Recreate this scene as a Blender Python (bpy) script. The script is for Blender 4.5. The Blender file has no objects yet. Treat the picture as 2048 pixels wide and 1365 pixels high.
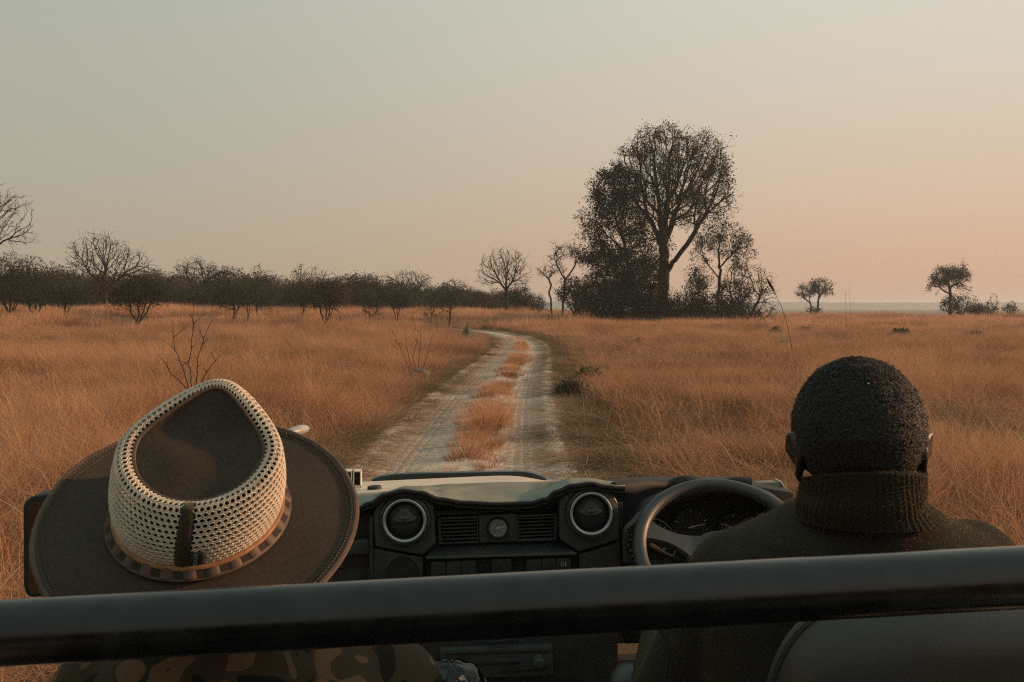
import bpy, bmesh, math, random
import numpy as np
from mathutils import Vector, Matrix, noise, Euler

R = math.radians
random.seed(7)
rng = np.random.default_rng(11)
sc = bpy.context.scene
COL = sc.collection

# ------------------------------------------------------------------ camera
F = 1991.0                      # focal length in photograph pixels (35 mm on 36 mm)
PITCH = R(2.0)
CAM_H = 1.9
cd = bpy.data.cameras.new('Camera')
cam = bpy.data.objects.new('Camera', cd)
COL.objects.link(cam)
cam.location = (0, 0, CAM_H)
cam.rotation_euler = (R(90) - PITCH, 0, 0)
cd.sensor_width = 36.0
cd.lens = 35.0
cd.clip_start = 0.05
cd.clip_end = 20000
cd.dof.use_dof = True
cd.dof.focus_distance = 2.6
cd.dof.aperture_fstop = 26
sc.camera = cam

# ------------------------------------------------------------------ sky and sun
SUN_AZ, SUN_EL = R(80), R(16)          # azimuth to the right of the view, elevation
sun_dir = Vector((math.sin(SUN_AZ) * math.cos(SUN_EL), math.cos(SUN_AZ) * math.cos(SUN_EL), math.sin(SUN_EL)))
sl = bpy.data.lights.new('Sun', 'SUN')
sun = bpy.data.objects.new('Sun', sl)
COL.objects.link(sun)
sun.rotation_euler = sun_dir.to_track_quat('Z', 'Y').to_euler()
sl.energy = 5.0
sl.angle = R(1.2)
sl.color = (1.0, 0.54, 0.30)

def lin(r, g, b):
    def f(c):
        c /= 255.0
        return c / 12.92 if c <= 0.04045 else ((c + 0.055) / 1.055) ** 2.4
    return (f(r), f(g), f(b), 1.0)

world = bpy.data.worlds.new('World')
sc.world = world
world.use_nodes = True
wt = world.node_tree
wt.nodes.clear()
def wn(t, **k):
    n = wt.nodes.new(t)
    for a, v in k.items():
        setattr(n, a, v)
    return n
wo = wn('ShaderNodeOutputWorld')
bg = wn('ShaderNodeBackground')
bg.inputs['Strength'].default_value = 1.0
tc = wn('ShaderNodeTexCoord')
nm = wn('ShaderNodeVectorMath', operation='NORMALIZE')
wt.links.new(tc.outputs['Generated'], nm.inputs[0])
sx = wn('ShaderNodeSeparateXYZ')
wt.links.new(nm.outputs[0], sx.inputs[0])
dt = wn('ShaderNodeVectorMath', operation='DOT_PRODUCT')
wt.links.new(nm.outputs[0], dt.inputs[0])
dt.inputs[1].default_value = (math.sin(SUN_AZ), math.cos(SUN_AZ), 0.10)
def ramp(stops):
    n = wn('ShaderNodeValToRGB')
    n.color_ramp.interpolation = 'B_SPLINE'
    e = n.color_ramp.elements
    while len(e) < len(stops):
        e.new(0.5)
    for k, (p, c) in enumerate(stops):
        e[k].position = p
        e[k].color = c
    return n
mz = wn('ShaderNodeMapRange', clamp=True)
mz.inputs['From Min'].default_value = -0.02
mz.inputs['From Max'].default_value = 1.0
wt.links.new(sx.outputs['Z'], mz.inputs['Value'])
away = ramp([(0.0, lin(184, 160, 134)), (0.06, lin(181, 165, 142)), (0.14, lin(178, 173, 155)), (0.30, lin(178, 181, 168)), (0.6, lin(168, 182, 175)), (1.0, lin(166, 186, 182))])
near = ramp([(0.0, lin(204, 158, 130)), (0.05, lin(217, 173, 143)), (0.12, lin(221, 191, 164)), (0.22, lin(220, 207, 188)), (0.36, lin(221, 220, 207)), (0.65, lin(205, 212, 202)), (1.0, lin(166, 186, 182))])
wt.links.new(mz.outputs[0], away.inputs[0])
wt.links.new(mz.outputs[0], near.inputs[0])
ms = wn('ShaderNodeMapRange', clamp=True, interpolation_type='SMOOTHSTEP')
ms.inputs['From Min'].default_value = -0.35
ms.inputs['From Max'].default_value = 0.68
wt.links.new(dt.outputs['Value'], ms.inputs['Value'])
mx = wn('ShaderNodeMix', data_type='RGBA')
wt.links.new(ms.outputs[0], mx.inputs[0])
wt.links.new(away.outputs[0], mx.inputs[6])
wt.links.new(near.outputs[0], mx.inputs[7])
sky = wn('ShaderNodeTexSky', sky_type='NISHITA')
sky.sun_disc = False
sky.sun_elevation = SUN_EL
sky.sun_rotation = SUN_AZ
sky.dust_density = 4.0
sky.air_density = 1.0
sky.ozone_density = 1.0
sks = wn('ShaderNodeVectorMath', operation='SCALE')
sks.inputs['Scale'].default_value = 0.10
wt.links.new(sky.outputs[0], sks.inputs[0])
mn = wn('ShaderNodeMix', data_type='RGBA')
mn.inputs[0].default_value = 0.05
wt.links.new(mx.outputs[2], mn.inputs[6])
wt.links.new(sks.outputs[0], mn.inputs[7])
wt.links.new(mn.outputs[2], bg.inputs['Color'])
wt.links.new(bg.outputs[0], wo.inputs['Surface'])

sc.view_settings.view_transform = 'Standard'
sc.view_settings.look = 'None'
sc.view_settings.exposure = 0.0
sc.view_settings.gamma = 1.0
sc.view_settings.use_curve_mapping = False
sc.render.engine = 'CYCLES'
sc.cycles.use_denoising = False
sc.cycles.sample_clamp_indirect = 3.0
sc.cycles.sample_clamp_direct = 12.0
sc.cycles.denoising_prefilter = 'ACCURATE'
sc.cycles.denoising_input_passes = 'RGB_ALBEDO_NORMAL'
sc.cycles.filter_width = 1.1
sc.cycles.max_bounces = 5
sc.cycles.diffuse_bounces = 2
sc.cycles.glossy_bounces = 3
sc.cycles.transmission_bounces = 6
sc.cycles.transparent_max_bounces = 8
sc.cycles.volume_bounces = 0
sc.cycles.use_adaptive_sampling = False

# ------------------------------------------------------------------ helpers
def at(px, py, Y):
    """world point at depth Y (metres ahead) on the ray of a photograph pixel: used to measure the place"""
    u, v = (px - 1024.0) / F, (682.5 - py) / F
    d = Vector((u, math.cos(PITCH) + v * math.sin(PITCH), -math.sin(PITCH) + v * math.cos(PITCH)))
    return Vector((0, 0, CAM_H)) + d * (Y / d.y)

def tag(o, label=None, cat=None, group=None, kind=None):
    if label: o['label'] = label
    if cat: o['category'] = cat
    if group: o['group'] = group
    if kind: o['kind'] = kind
    return o

def empty(name, loc=(0, 0, 0), rot=(0, 0, 0)):
    o = bpy.data.objects.new(name, None)
    COL.objects.link(o)
    o.location = loc
    o.rotation_euler = rot
    o.empty_display_size = 0.1
    return o

def link(name, me, mat=None, parent=None):
    o = bpy.data.objects.new(name, me)
    if mat is not None and not me.materials:
        me.materials.append(mat)
    COL.objects.link(o)
    if parent is not None:
        o.parent = parent
    return o

def np_mesh(name, V, quads=None, tris=None, smooth=True):
    """mesh from arrays; quads (n,4) and tris (m,3)"""
    me = bpy.data.meshes.new(name)
    V = np.asarray(V, dtype=np.float32)
    q = np.zeros((0, 4), np.int32) if quads is None or len(quads) == 0 else np.asarray(quads, np.int32)
    t = np.zeros((0, 3), np.int32) if tris is None or len(tris) == 0 else np.asarray(tris, np.int32)
    me.vertices.add(len(V))
    me.vertices.foreach_set('co', V.ravel())
    nl = q.size + t.size
    me.loops.add(nl)
    me.loops.foreach_set('vertex_index', np.concatenate([q.ravel(), t.ravel()]))
    nf = len(q) + len(t)
    me.polygons.add(nf)
    st = np.concatenate([np.arange(len(q)) * 4, q.size + np.arange(len(t)) * 3]).astype(np.int32)
    me.polygons.foreach_set('loop_start', st)
    me.polygons.foreach_set('use_smooth', np.full(nf, smooth))
    me.update(calc_edges=True)
    me.validate()
    return me

class MB:
    """collects shapes for one mesh"""
    def __init__(self):
        self.v, self.f = [], []
    def add(self, verts, faces):
        o = len(self.v)
        self.v.extend([tuple(p) for p in verts])
        self.f.extend([tuple(i + o for i in f) for f in faces])
        return self
    def grid(self, P, cu=False, cv=False):
        """P[i][j] points -> quads"""
        n, m = len(P), len(P[0])
        faces = []
        for i in range(n if cu else n - 1):
            for j in range(m if cv else m - 1):
                a, b = i, (i + 1) % n
                c, d = j, (j + 1) % m
                faces.append((a * m + c, b * m + c, b * m + d, a * m + d))
        return self.add([p for row in P for p in row], faces)
    def tube(self, pts, rad, n=10, cap=True, flat=1.0, up=(0, 0, 1)):
        pts = [Vector(p) for p in pts]
        k = len(pts)
        if not hasattr(rad, '__len__'):
            rad = [rad] * k
        u = None
        rows = []
        for i in range(k):
            t = (pts[min(i + 1, k - 1)] - pts[max(i - 1, 0)]).normalized()
            if u is None:
                r = Vector(up)
                if abs(t.dot(r)) > 0.95:
                    r = Vector((1, 0, 0)) if abs(t.x) < 0.9 else Vector((0, 1, 0))
                u = (r - t * r.dot(t)).normalized()
            else:
                u = (u - t * u.dot(t)).normalized()
            w = t.cross(u)
            rows.append([pts[i] + (u * math.cos(a) * flat + w * math.sin(a)) * rad[i] for a in [2 * math.pi * j / n for j in range(n)]])
        o = len(self.v)
        self.grid(rows, cv=True)
        if cap:
            self.f.append(tuple(o + j for j in range(n))[::-1])
            self.f.append(tuple(o + (k - 1) * n + j for j in range(n)))
        return self
    def lathe(self, prof, n=32, M=None):
        """profile [(r,z)] about local z; M places it"""
        M = M or Matrix.Identity(4)
        rows = [[M @ Vector((r * math.cos(2 * math.pi * j / n), r * math.sin(2 * math.pi * j / n), z)) for j in range(n)] for r, z in prof]
        o = len(self.v)
        self.grid(rows, cv=True)
        if prof[0][0] > 1e-6: pass
        return self
    def disc(self, r, n, M, z=0.0):
        o = len(self.v)
        self.v.extend([tuple(M @ Vector((r * math.cos(2 * math.pi * j / n), r * math.sin(2 * math.pi * j / n), z))) for j in range(n)])
        self.f.append(tuple(range(o, o + n)))
        return self
    def prism(self, outline, y0, y1, M=None):
        """outline [(x,z)] extruded along y from y0 (near) to y1 (far)"""
        M = M or Matrix.Identity(4)
        n = len(outline)
        vs = [M @ Vector((x, y0, z)) for x, z in outline] + [M @ Vector((x, y1, z)) for x, z in outline]
        fs = [tuple(range(n)), tuple(range(2 * n - 1, n - 1, -1))]
        fs += [(i, (i + 1) % n + 0, (i + 1) % n + n, i + n)[::-1] for i in range(n)]
        return self.add(vs, fs)
    def box(self, c, s, M=None):
        M = M or Matrix.Identity(4)
        x, y, z = c; a, b, d = s[0] / 2, s[1] / 2, s[2] / 2
        vs = [M @ Vector((x + i * a, y + j * b, z + k * d)) for i in (-1, 1) for j in (-1, 1) for k in (-1, 1)]
        return self.add(vs, [(0, 1, 3, 2), (4, 6, 7, 5), (0, 4, 5, 1), (2, 3, 7, 6), (0, 2, 6, 4), (1, 5, 7, 3)])
    def mesh(self, name, smooth=True, bevel=0.0, seg=2, merge=0.0, angle=35):
        me = bpy.data.meshes.new(name)
        me.from_pydata(self.v, [], self.f)
        bm = bmesh.new()
        bm.from_mesh(me)
        if merge:
            bmesh.ops.remove_doubles(bm, verts=bm.verts, dist=merge)
        bmesh.ops.recalc_face_normals(bm, faces=bm.faces)
        if bevel:
            ed = [e for e in bm.edges if len(e.link_faces) == 2 and e.calc_face_angle(0) > R(25)]
            bmesh.ops.bevel(bm, geom=ed, offset=bevel, segments=seg, affect='EDGES', profile=0.6, clamp_overlap=True)
        for e in bm.edges:
            if len(e.link_faces) == 2 and e.calc_face_angle(0) > R(angle):
                e.smooth = False
        for f in bm.faces:
            f.smooth = smooth
        bm.to_mesh(me)
        bm.free()
        return me
    def build(self, name, mat, parent=None, **k):
        return link(name, self.mesh(name, **k), mat, parent)

def copy_tree(o, parent=None):
    c = o.copy()
    COL.objects.link(c)
    c.parent = parent
    for ch in list(o.children):
        copy_tree(ch, c)
    return c

# ------------------------------------------------------------------ materials
def mat(name, col, rough=0.6, var=0.0, vscale=8.0, bump=0.0, bscale=60.0, col2=None, metal=0.0, coord='Object', sheen=0.0, spec=0.5, detail=4.0, bdist=0.002, coat=0.0):
    m = bpy.data.materials.new(name)
    m.use_nodes = True
    t = m.node_tree
    p = t.nodes['Principled BSDF']
    p.inputs['Roughness'].default_value = rough
    p.inputs['Metallic'].default_value = metal
    p.inputs['Specular IOR Level'].default_value = spec
    if sheen:
        p.inputs['Sheen Weight'].default_value = sheen
        p.inputs['Sheen Roughness'].default_value = 0.4
    if coat:
        p.inputs['Coat Weight'].default_value = coat
    c1 = tuple(col) + (1,)
    tcn = t.nodes.new('ShaderNodeTexCoord')
    if col2 is not None or var:
        c2 = tuple(col2) + (1,) if col2 is not None else tuple(min(1, c * (1 + var)) for c in col) + (1,)
        if col2 is None:
            c1 = tuple(c * (1 - var) for c in col) + (1,)
        nz = t.nodes.new('ShaderNodeTexNoise')
        nz.inputs['Scale'].default_value = vscale
        nz.inputs['Detail'].default_value = detail
        t.links.new(tcn.outputs[coord], nz.inputs['Vector'])
        rp = t.nodes.new('ShaderNodeValToRGB')
        rp.color_ramp.elements[0].position = 0.35
        rp.color_ramp.elements[1].position = 0.65
        rp.color_ramp.elements[0].color = c1
        rp.color_ramp.elements[1].color = c2
        t.links.new(nz.outputs['Fac'], rp.inputs[0])
        t.links.new(rp.outputs[0], p.inputs['Base Color'])
        rr = t.nodes.new('ShaderNodeMapRange')
        rr.inputs['To Min'].default_value = max(0, rough - 0.1)
        rr.inputs['To Max'].default_value = min(1, rough + 0.1)
        t.links.new(nz.outputs['Fac'], rr.inputs['Value'])
        t.links.new(rr.outputs[0], p.inputs['Roughness'])
    else:
        p.inputs['Base Color'].default_value = c1
    if bump:
        nb = t.nodes.new('ShaderNodeTexNoise')
        nb.inputs['Scale'].default_value = bscale
        nb.inputs['Detail'].default_value = 3.0
        t.links.new(tcn.outputs[coord], nb.inputs['Vector'])
        bp = t.nodes.new('ShaderNodeBump')
        bp.inputs['Strength'].default_value = bump
        bp.inputs['Distance'].default_value = bdist
        t.links.new(nb.outputs['Fac'], bp.inputs['Height'])
        t.links.new(bp.outputs[0], p.inputs['Normal'])
    return m

def leaf_mat(name, cols, trans=0.4, wscale=0.15, rough=0.7, tip=None):
    """dry blade or leaf: diffuse plus light through it, hue varies by plant and by patch of ground"""
    m = bpy.data.materials.new(name)
    m.use_nodes = True
    t = m.node_tree
    t.nodes.clear()
    out = t.nodes.new('ShaderNodeOutputMaterial')
    geo = t.nodes.new('ShaderNodeNewGeometry')
    inf = t.nodes.new('ShaderNodeObjectInfo')
    nz = t.nodes.new('ShaderNodeTexNoise')
    nz.inputs['Scale'].default_value = wscale
    nz.inputs['Detail'].default_value = 3
    t.links.new(geo.outputs['Position'], nz.inputs['Vector'])
    ad = t.nodes.new('ShaderNodeMath'); ad.operation = 'MULTIPLY_ADD'
    t.links.new(inf.outputs['Random'], ad.inputs[0])
    ad.inputs[1].default_value = 0.45
    t.links.new(nz.outputs['Fac'], ad.inputs[2])
    sb = t.nodes.new('ShaderNodeMath'); sb.operation = 'SUBTRACT'
    t.links.new(ad.outputs[0], sb.inputs[0])
    sb.inputs[1].default_value = 0.22
    st_ = t.nodes.new('ShaderNodeMath'); st_.operation = 'MULTIPLY_ADD'
    t.links.new(sb.outputs[0], st_.inputs[0]); st_.inputs[1].default_value = 1.7; st_.inputs[2].default_value = -0.35
    sb = st_
    rp = t.nodes.new('ShaderNodeValToRGB')
    e = rp.color_ramp.elements
    while len(e) < len(cols):
        e.new(0.5)
    for k, c in enumerate(cols):
        e[k].position = 0.22 + 0.56 * k / max(1, len(cols) - 1)
        e[k].color = tuple(c) + (1,)
    t.links.new(sb.outputs[0], rp.inputs[0])
    d = t.nodes.new('ShaderNodeBsdfDiffuse')
    tr = t.nodes.new('ShaderNodeBsdfTranslucent')
    colour = rp.outputs[0]
    if tip:                                          # blades bleach towards their tips
        tx = t.nodes.new('ShaderNodeTexCoord'); sz = t.nodes.new('ShaderNodeSeparateXYZ')
        t.links.new(tx.outputs['Object'], sz.inputs[0])
        mr = t.nodes.new('ShaderNodeMapRange'); mr.inputs['From Min'].default_value = 0.15; mr.inputs['From Max'].default_value = 0.75; mr.inputs['To Max'].default_value = 0.55
        t.links.new(sz.outputs['Z'], mr.inputs['Value'])
        mc = t.nodes.new('ShaderNodeMix'); mc.data_type = 'RGBA'
        t.links.new(mr.outputs[0], mc.inputs[0]); t.links.new(rp.outputs[0], mc.inputs[6]); mc.inputs[7].default_value = tuple(tip) + (1,)
        colour = mc.outputs[2]
    t.links.new(colour, d.inputs['Color'])
    t.links.new(colour, tr.inputs['Color'])
    mxs = t.nodes.new('ShaderNodeMixShader')
    mxs.inputs[0].default_value = trans
    t.links.new(d.outputs[0], mxs.inputs[1])
    t.links.new(tr.outputs[0], mxs.inputs[2])
    t.links.new(mxs.outputs[0], out.inputs['Surface'])
    return m
# ------------------------------------------------------------------ track
TRACK = [(-40.0, 3.4), (-6.0, 0.25), (0.0, -0.2), (4.0, -0.42), (11.5, -0.62), (15.9, -0.575), (20.1, -0.5), (27.4, -0.25), (35.0, 0.10), (43.0, 0.36), (50.0, 0.42),
         (55.6, 0.20), (62.0, -0.30), (67.5, -1.1), (74.0, -2.4), (79.0, -4.2), (84.0, -8.0), (88.0, -14.0), (91.0, -24.0), (94.0, -40.0)]
def catmull(P, step=0.25):
    out = []
    P = [Vector((x, y, 0)) for y, x in P]
    for i in range(len(P) - 1):
        p0, p1, p2, p3 = P[max(i - 1, 0)], P[i], P[i + 1], P[min(i + 2, len(P) - 1)]
        m1 = (p2 - p0) * 0.5 if i else (p2 - p1)
        m2 = (p3 - p1) * 0.5
        d1, d0, d2 = (p2 - p1).length, max((p1 - p0).length, 1e-3), max((p3 - p2).length, 1e-3)
        m1 = ((p1 - p0) / d0 * d1 / (d0 + d1) + (p2 - p1) / d1 * d0 / (d0 + d1)) * d1 if i else (p2 - p1)
        m2 = ((p2 - p1) / d1 * d2 / (d1 + d2) + (p3 - p2) / d2 * d1 / (d1 + d2)) * d1 if i + 2 < len(P) else (p2 - p1)
        n = max(2, int(d1 / step))
        for k in range(n):
            t = k / n
            h = (2*t**3 - 3*t**2 + 1, t**3 - 2*t**2 + t, -2*t**3 + 3*t**2, t**3 - t**2)
            out.append(p1 * h[0] + m1 * h[1] + p2 * h[2] + m2 * h[3])
    out.append(P[-1])
    return out
CL = catmull(TRACK)
CLA = np.array([(p.x, p.y) for p in CL])
CT = np.gradient(CLA, axis=0)
CT /= np.linalg.norm(CT, axis=1)[:, None]
CN = np.stack([CT[:, 1], -CT[:, 0]], 1)          # to the right of travel
def track_d(X, Y):
    """signed distance right of the track's centre line and the station index"""
    X, Y = np.atleast_1d(X).astype(float), np.atleast_1d(Y).astype(float)
    D = np.full(X.shape, 1e9); I = np.zeros(X.shape, int)
    for s in range(0, len(X), 4000):
        dx = X[s:s+4000, None] - CLA[None, ::2, 0]; dy = Y[s:s+4000, None] - CLA[None, ::2, 1]
        d2 = dx*dx + dy*dy
        k = d2.argmin(1); i = k * 2
        I[s:s+4000] = i
        rr = np.arange(len(k))
        D[s:s+4000] = np.sqrt(d2[rr, k]) * np.sign(dx[rr, k] * CN[i, 0] + dy[rr, k] * CN[i, 1])
    return D, I
def nz2(x, y, s, o=0.0):
    return noise.noise(Vector((x * s + o, y * s - o, o * 1.7)))
def ground_z(x, y, d=None):
    r = math.hypot(x, y)
    z = 0.10 * nz2(x, y, 0.06, 3) + 0.04 * nz2(x, y, 0.3, 9)
    z *= min(1.0, max(0.0, (abs(d) - 1.2) / 4.0)) if d is not None else 1.0
    def ss(t):
        t = min(1.0, max(0.0, t)); return t * t * (3 - 2 * t)
    left = min(1.0, max(0.0, 0.45 - x / 45.0))
    z += 1.0 * ss((r - 58) / 70) * left * (ss((abs(d) - 1.5) / 10) if d is not None else 1.0)
    z -= 3.2 * ss((r - 165) / 160) * (1 - left)
    if r > 420:
        z -= (r - 420) * 0.0006
    return z

# ground: fine rings close by, wide ones out to the horizon
rad = np.concatenate([np.arange(0.6, 30, 0.6), np.geomspace(30, 9000, 70)])
ang = np.linspace(0, 2 * np.pi, 361)[:-1]
GX = (rad[:, None] * np.sin(ang)[None]).ravel(); GY = (rad[:, None] * np.cos(ang)[None]).ravel()
gd, _ = track_d(GX, GY)
GZ = np.array([ground_z(x, y, d) - (0.12 if abs(d) < 1.95 else 0.0) for x, y, d in zip(GX, GY, gd)])
n, m_ = len(rad), len(ang)
ii, jj = np.meshgrid(np.arange(n - 1), np.arange(m_), indexing='ij')
q = np.stack([ii * m_ + jj, (ii + 1) * m_ + jj, (ii + 1) * m_ + (jj + 1) % m_, ii * m_ + (jj + 1) % m_], -1).reshape(-1, 4)
V = np.concatenate([np.stack([GX, GY, GZ], 1), [[0, 0, -0.1]]])
tri = np.stack([np.full(m_, len(V) - 1), np.arange(m_), (np.arange(m_) + 1) % m_], 1)
M_ground = mat('savanna_soil', (0.17, 0.085, 0.040), 0.95, col2=(0.075, 0.045, 0.026), vscale=0.35, bump=0.6, bscale=3.0, coord='Object', detail=8, bdist=0.05, spec=0.1)
tag(link('ground', np_mesh('ground', V, q, tri), M_ground), 'dry earth plain under the savanna grass', kind='structure')

# sandy two-rut track with a raised middle
M_sand = mat('pale_sand', (0.54, 0.47, 0.385), 0.95, col2=(0.42, 0.365, 0.305), vscale=1.1, bump=0.7, bscale=26.0, detail=9, bdist=0.02, spec=0.1)
# (ruts, crown and rough edges)
offs = np.concatenate([np.linspace(-2.3, -1.0, 15), np.linspace(-0.94, 0.94, 48), np.linspace(1.0, 2.3, 15)])
sel = [i for i in range(len(CLA)) if CLA[i, 1] > -8 and CLA[i, 1] < 93]
fine = []
for a, b in zip(sel[:-1], sel[1:]):
    k = 3 if CLA[a, 1] < 30 else 1
    for s in range(k):
        w = s / k
        fine.append((CLA[a] * (1 - w) + CLA[b] * w, CN[a] * (1 - w) + CN[b] * w, a + w))
PV = []
for (c, nrm, st) in fine:
    for o in offs:
        wob = 0.10 * noise.noise(Vector((st * 0.05, o, 2.0))) + 0.05 * noise.noise(Vector((st * 0.3, o * 2, 5.0)))
        oo = o + wob * (abs(o) > 1.0)
        x, y = c[0] + nrm[0] * oo, c[1] + nrm[1] * oo
        a = abs(oo)
        z = -0.035 * math.exp(-((a - 0.70) / 0.26) ** 2) + 0.03 * math.exp(-(oo / 0.25) ** 2) + 0.03
        z += 0.03 * math.exp(-((a - 1.2) / 0.15) ** 2)
        if a > 1.25: z -= (a - 1.25) * 0.03 + max(0.0, a - 1.85) * 0.30
        z += 0.018 * nz2(x, y, 1.6, 1) + 0.010 * nz2(x, y, 5.0, 2) + 0.009 * nz2(x, y, 12.0, 4)
        z += 0.010 * math.sin(oo * 55 + 1.5 * nz2(x, y, 0.25, 7)) * math.exp(-((a - 0.70) / 0.22) ** 2)
        PV.append((x, y, z - 0.01))
no = len(offs)
ii, jj = np.meshgrid(np.arange(len(fine) - 1), np.arange(no - 1), indexing='ij')
q = np.stack([ii * no + jj, ii * no + jj + 1, (ii + 1) * no + jj + 1, (ii + 1) * no + jj], -1).reshape(-1, 4)
tag(link('dirt_track', np_mesh('dirt_track', PV, q), M_sand), 'pale sandy two-rut track bending left', kind='structure')

# far ridge on the horizon
ridge = []
for k in range(160):
    x = -1500 + k * 26.0
    y = 2400 + 0.05 * x
    h = 12 + 5 * noise.noise(Vector((x * 0.0016, 0, 3))) + 2.2 * noise.noise(Vector((x * 0.012, 4, 3)))
    ridge.append([(x, y - 160, -6), (x, y - 50, h * 0.55 - 1), (x, y, h), (x, y + 260, -6)])
mb = MB(); mb.grid(ridge)
M_ridge = mat('far_bush', (0.06, 0.055, 0.04), 0.95, var=0.3, vscale=0.02, spec=0.1)
tag(mb.build('hills', M_ridge), 'low wooded ridge on the far horizon', kind='structure')

# ------------------------------------------------------------------ grass
def blade(rs, base, h, lean, w, curl, az):
    """one blade as a tapering bent ribbon: 3 segments"""
    d = np.array([math.cos(az), math.sin(az), 0.0])
    s = np.array([-d[1], d[0], 0.0])
    tw = rs.uniform(0, math.pi)
    sv = s * math.cos(tw) + d * math.sin(tw)
    P = []
    for t in (0.0, 0.4, 0.75, 1.0):
        out = lean * h * (t + curl * t * t)
        up = h * (t - 0.5 * curl * lean * t ** 3)
        c = base + d * out + np.array([0, 0, up])
        ww = w * (1 - t * 0.85)
        P += [c - sv * ww, c + sv * ww]
    return P
def tuft(seed, nb, rad, h0, h1, lean0, lean1, w, curl=0.6, wind=0.0, wind_az=0.0, flat=False):
    rs = np.random.default_rng(seed)
    V, Q = [], []
    for k in range(nb):
        a = rs.uniform(0, 2 * math.pi); r = rad * math.sqrt(rs.uniform())
        base = np.array([r * math.cos(a), r * math.sin(a), -0.02])
        az = a + rs.normal(0, 0.9)
        if rs.uniform() < wind: az = wind_az + rs.normal(0, 0.5)
        h = rs.uniform(h0, h1) * (1.25 if rs.uniform() < 0.12 else 1.0)
        P = blade(rs, base, h, rs.uniform(lean0, lean1), w * rs.uniform(0.6, 1.3), rs.uniform(0.1, curl * 1.6), az)
        if flat:
            zz = 0.006 + 0.05 * rs.uniform()
            sdir = np.array([-math.sin(az), math.cos(az), 0]) * w
            P = [np.array([c[0], c[1], zz + 0.012 * (i % 3)]) + sdir * (sg - 0.0) for i in range(4) for c in [(P[2*i] + P[2*i+1]) / 2] for sg in (-1, 1)]
        o = len(V); V += P
        Q += [(o, o+1, o+3, o+2), (o+2, o+3, o+5, o+4), (o+4, o+5, o+7, o+6)]
    return np_mesh('blades', V, Q)
def stalk(seed, nb, rad, h0, h1):
    """tall stems with drooping seed heads"""
    rs = np.random.default_rng(seed)
    V, Q = [], []
    for k in range(nb):
        a = rs.uniform(0, 2 * math.pi); r = rad * math.sqrt(rs.uniform())
        base = np.array([r * math.cos(a), r * math.sin(a), 0.0])
        h = rs.uniform(h0, h1); az = rs.uniform(0, 2 * math.pi); ln = rs.uniform(0.2, 1.5); cu = rs.uniform(0.3, 1.3)
        d = np.array([math.cos(az), math.sin(az), 0]); s = np.array([-d[1], d[0], 0])
        pr = None
        for i in range(8):
            t = i / 7
            c = base + d * (ln * h * t * (0.5 + cu * t * t)) + np.array([0, 0, h * (t - 0.45 * ln * cu * t ** 3)])
            w = 0.0020 if t < 0.75 else (0.0042 if t < 0.95 else 0.0015)
            o = len(V); V += [c - s * w, c + s * w]
            if pr is not None: Q.append((pr, pr + 1, o + 1, o))
            pr = o
    return np_mesh('stalks', V, Q)

M_grass = leaf_mat('dry_grass', [(0.12, 0.066, 0.038), (0.38, 0.190, 0.100), (0.56, 0.280, 0.150), (0.54, 0.335, 0.205)], 0.34, 0.22, tip=(0.66, 0.42, 0.25))
M_straw = leaf_mat('pale_straw', [(0.26, 0.15, 0.075), (0.46, 0.27, 0.14), (0.52, 0.34, 0.20)], 0.35, 0.8)

def scatter(name, meshes, mtl, pts, idx, rotz, scl, tilt=None):
    """one object whose points carry plants (geometry nodes)"""
    src = bpy.data.collections.new(name + '_kinds')
    for k, me in enumerate(meshes):
        me.materials.append(mtl) if not me.materials else None
        o = bpy.data.objects.new('%s_kind_%02d' % (name, k), me)
        src.objects.link(o)
    me = bpy.data.meshes.new(name)
    me.vertices.add(len(pts))
    me.vertices.foreach_set('co', np.asarray(pts, np.float32).ravel())
    a = me.attributes.new('kind_id', 'INT', 'POINT'); a.data.foreach_set('value', np.asarray(idx, np.int32))
    rot = np.zeros((len(pts), 3), np.float32); rot[:, 2] = rotz
    if tilt is not None: rot[:, :2] = tilt
    a = me.attributes.new('turn', 'FLOAT_VECTOR', 'POINT'); a.data.foreach_set('vector', rot.ravel())
    s = np.asarray(scl, np.float32)
    if s.ndim == 1: s = np.stack([s, s, s], 1)
    a = me.attributes.new('size', 'FLOAT_VECTOR', 'POINT'); a.data.foreach_set('vector', s.astype(np.float32).ravel())
    o = bpy.data.objects.new(name, me); COL.objects.link(o)
    g = bpy.data.node_groups.new(name, 'GeometryNodeTree')
    g.interface.new_socket('Geometry', in_out='INPUT', socket_type='NodeSocketGeometry')
    g.interface.new_socket('Geometry', in_out='OUTPUT', socket_type='NodeSocketGeometry')
    N = g.nodes
    gi, go = N.new('NodeGroupInput'), N.new('NodeGroupOutput')
    ci = N.new('GeometryNodeCollectionInfo'); ci.inputs['Collection'].default_value = src
    ci.inputs['Separate Children'].default_value = True; ci.inputs['Reset Children'].default_value = True
    ip = N.new('GeometryNodeInstanceOnPoints'); ip.inputs['Pick Instance'].default_value = True
    def attr(nm, dtp):
        x = N.new('GeometryNodeInputNamedAttribute'); x.data_type = dtp; x.inputs['Name'].default_value = nm
        return x.outputs['Attribute']
    er = N.new('FunctionNodeEulerToRotation')
    g.links.new(attr('turn', 'FLOAT_VECTOR'), er.inputs[0])
    g.links.new(gi.outputs[0], ip.inputs['Points'])
    g.links.new(ci.outputs[0], ip.inputs['Instance'])
    g.links.new(attr('kind_id', 'INT'), ip.inputs['Instance Index'])
    g.links.new(er.outputs[0], ip.inputs['Rotation'])
    g.links.new(attr('size', 'FLOAT_VECTOR'), ip.inputs['Scale'])
    g.links.new(ip.outputs[0], go.inputs[0])
    md = o.modifiers.new('plants', 'NODES'); md.node_group = g
    return o

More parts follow.
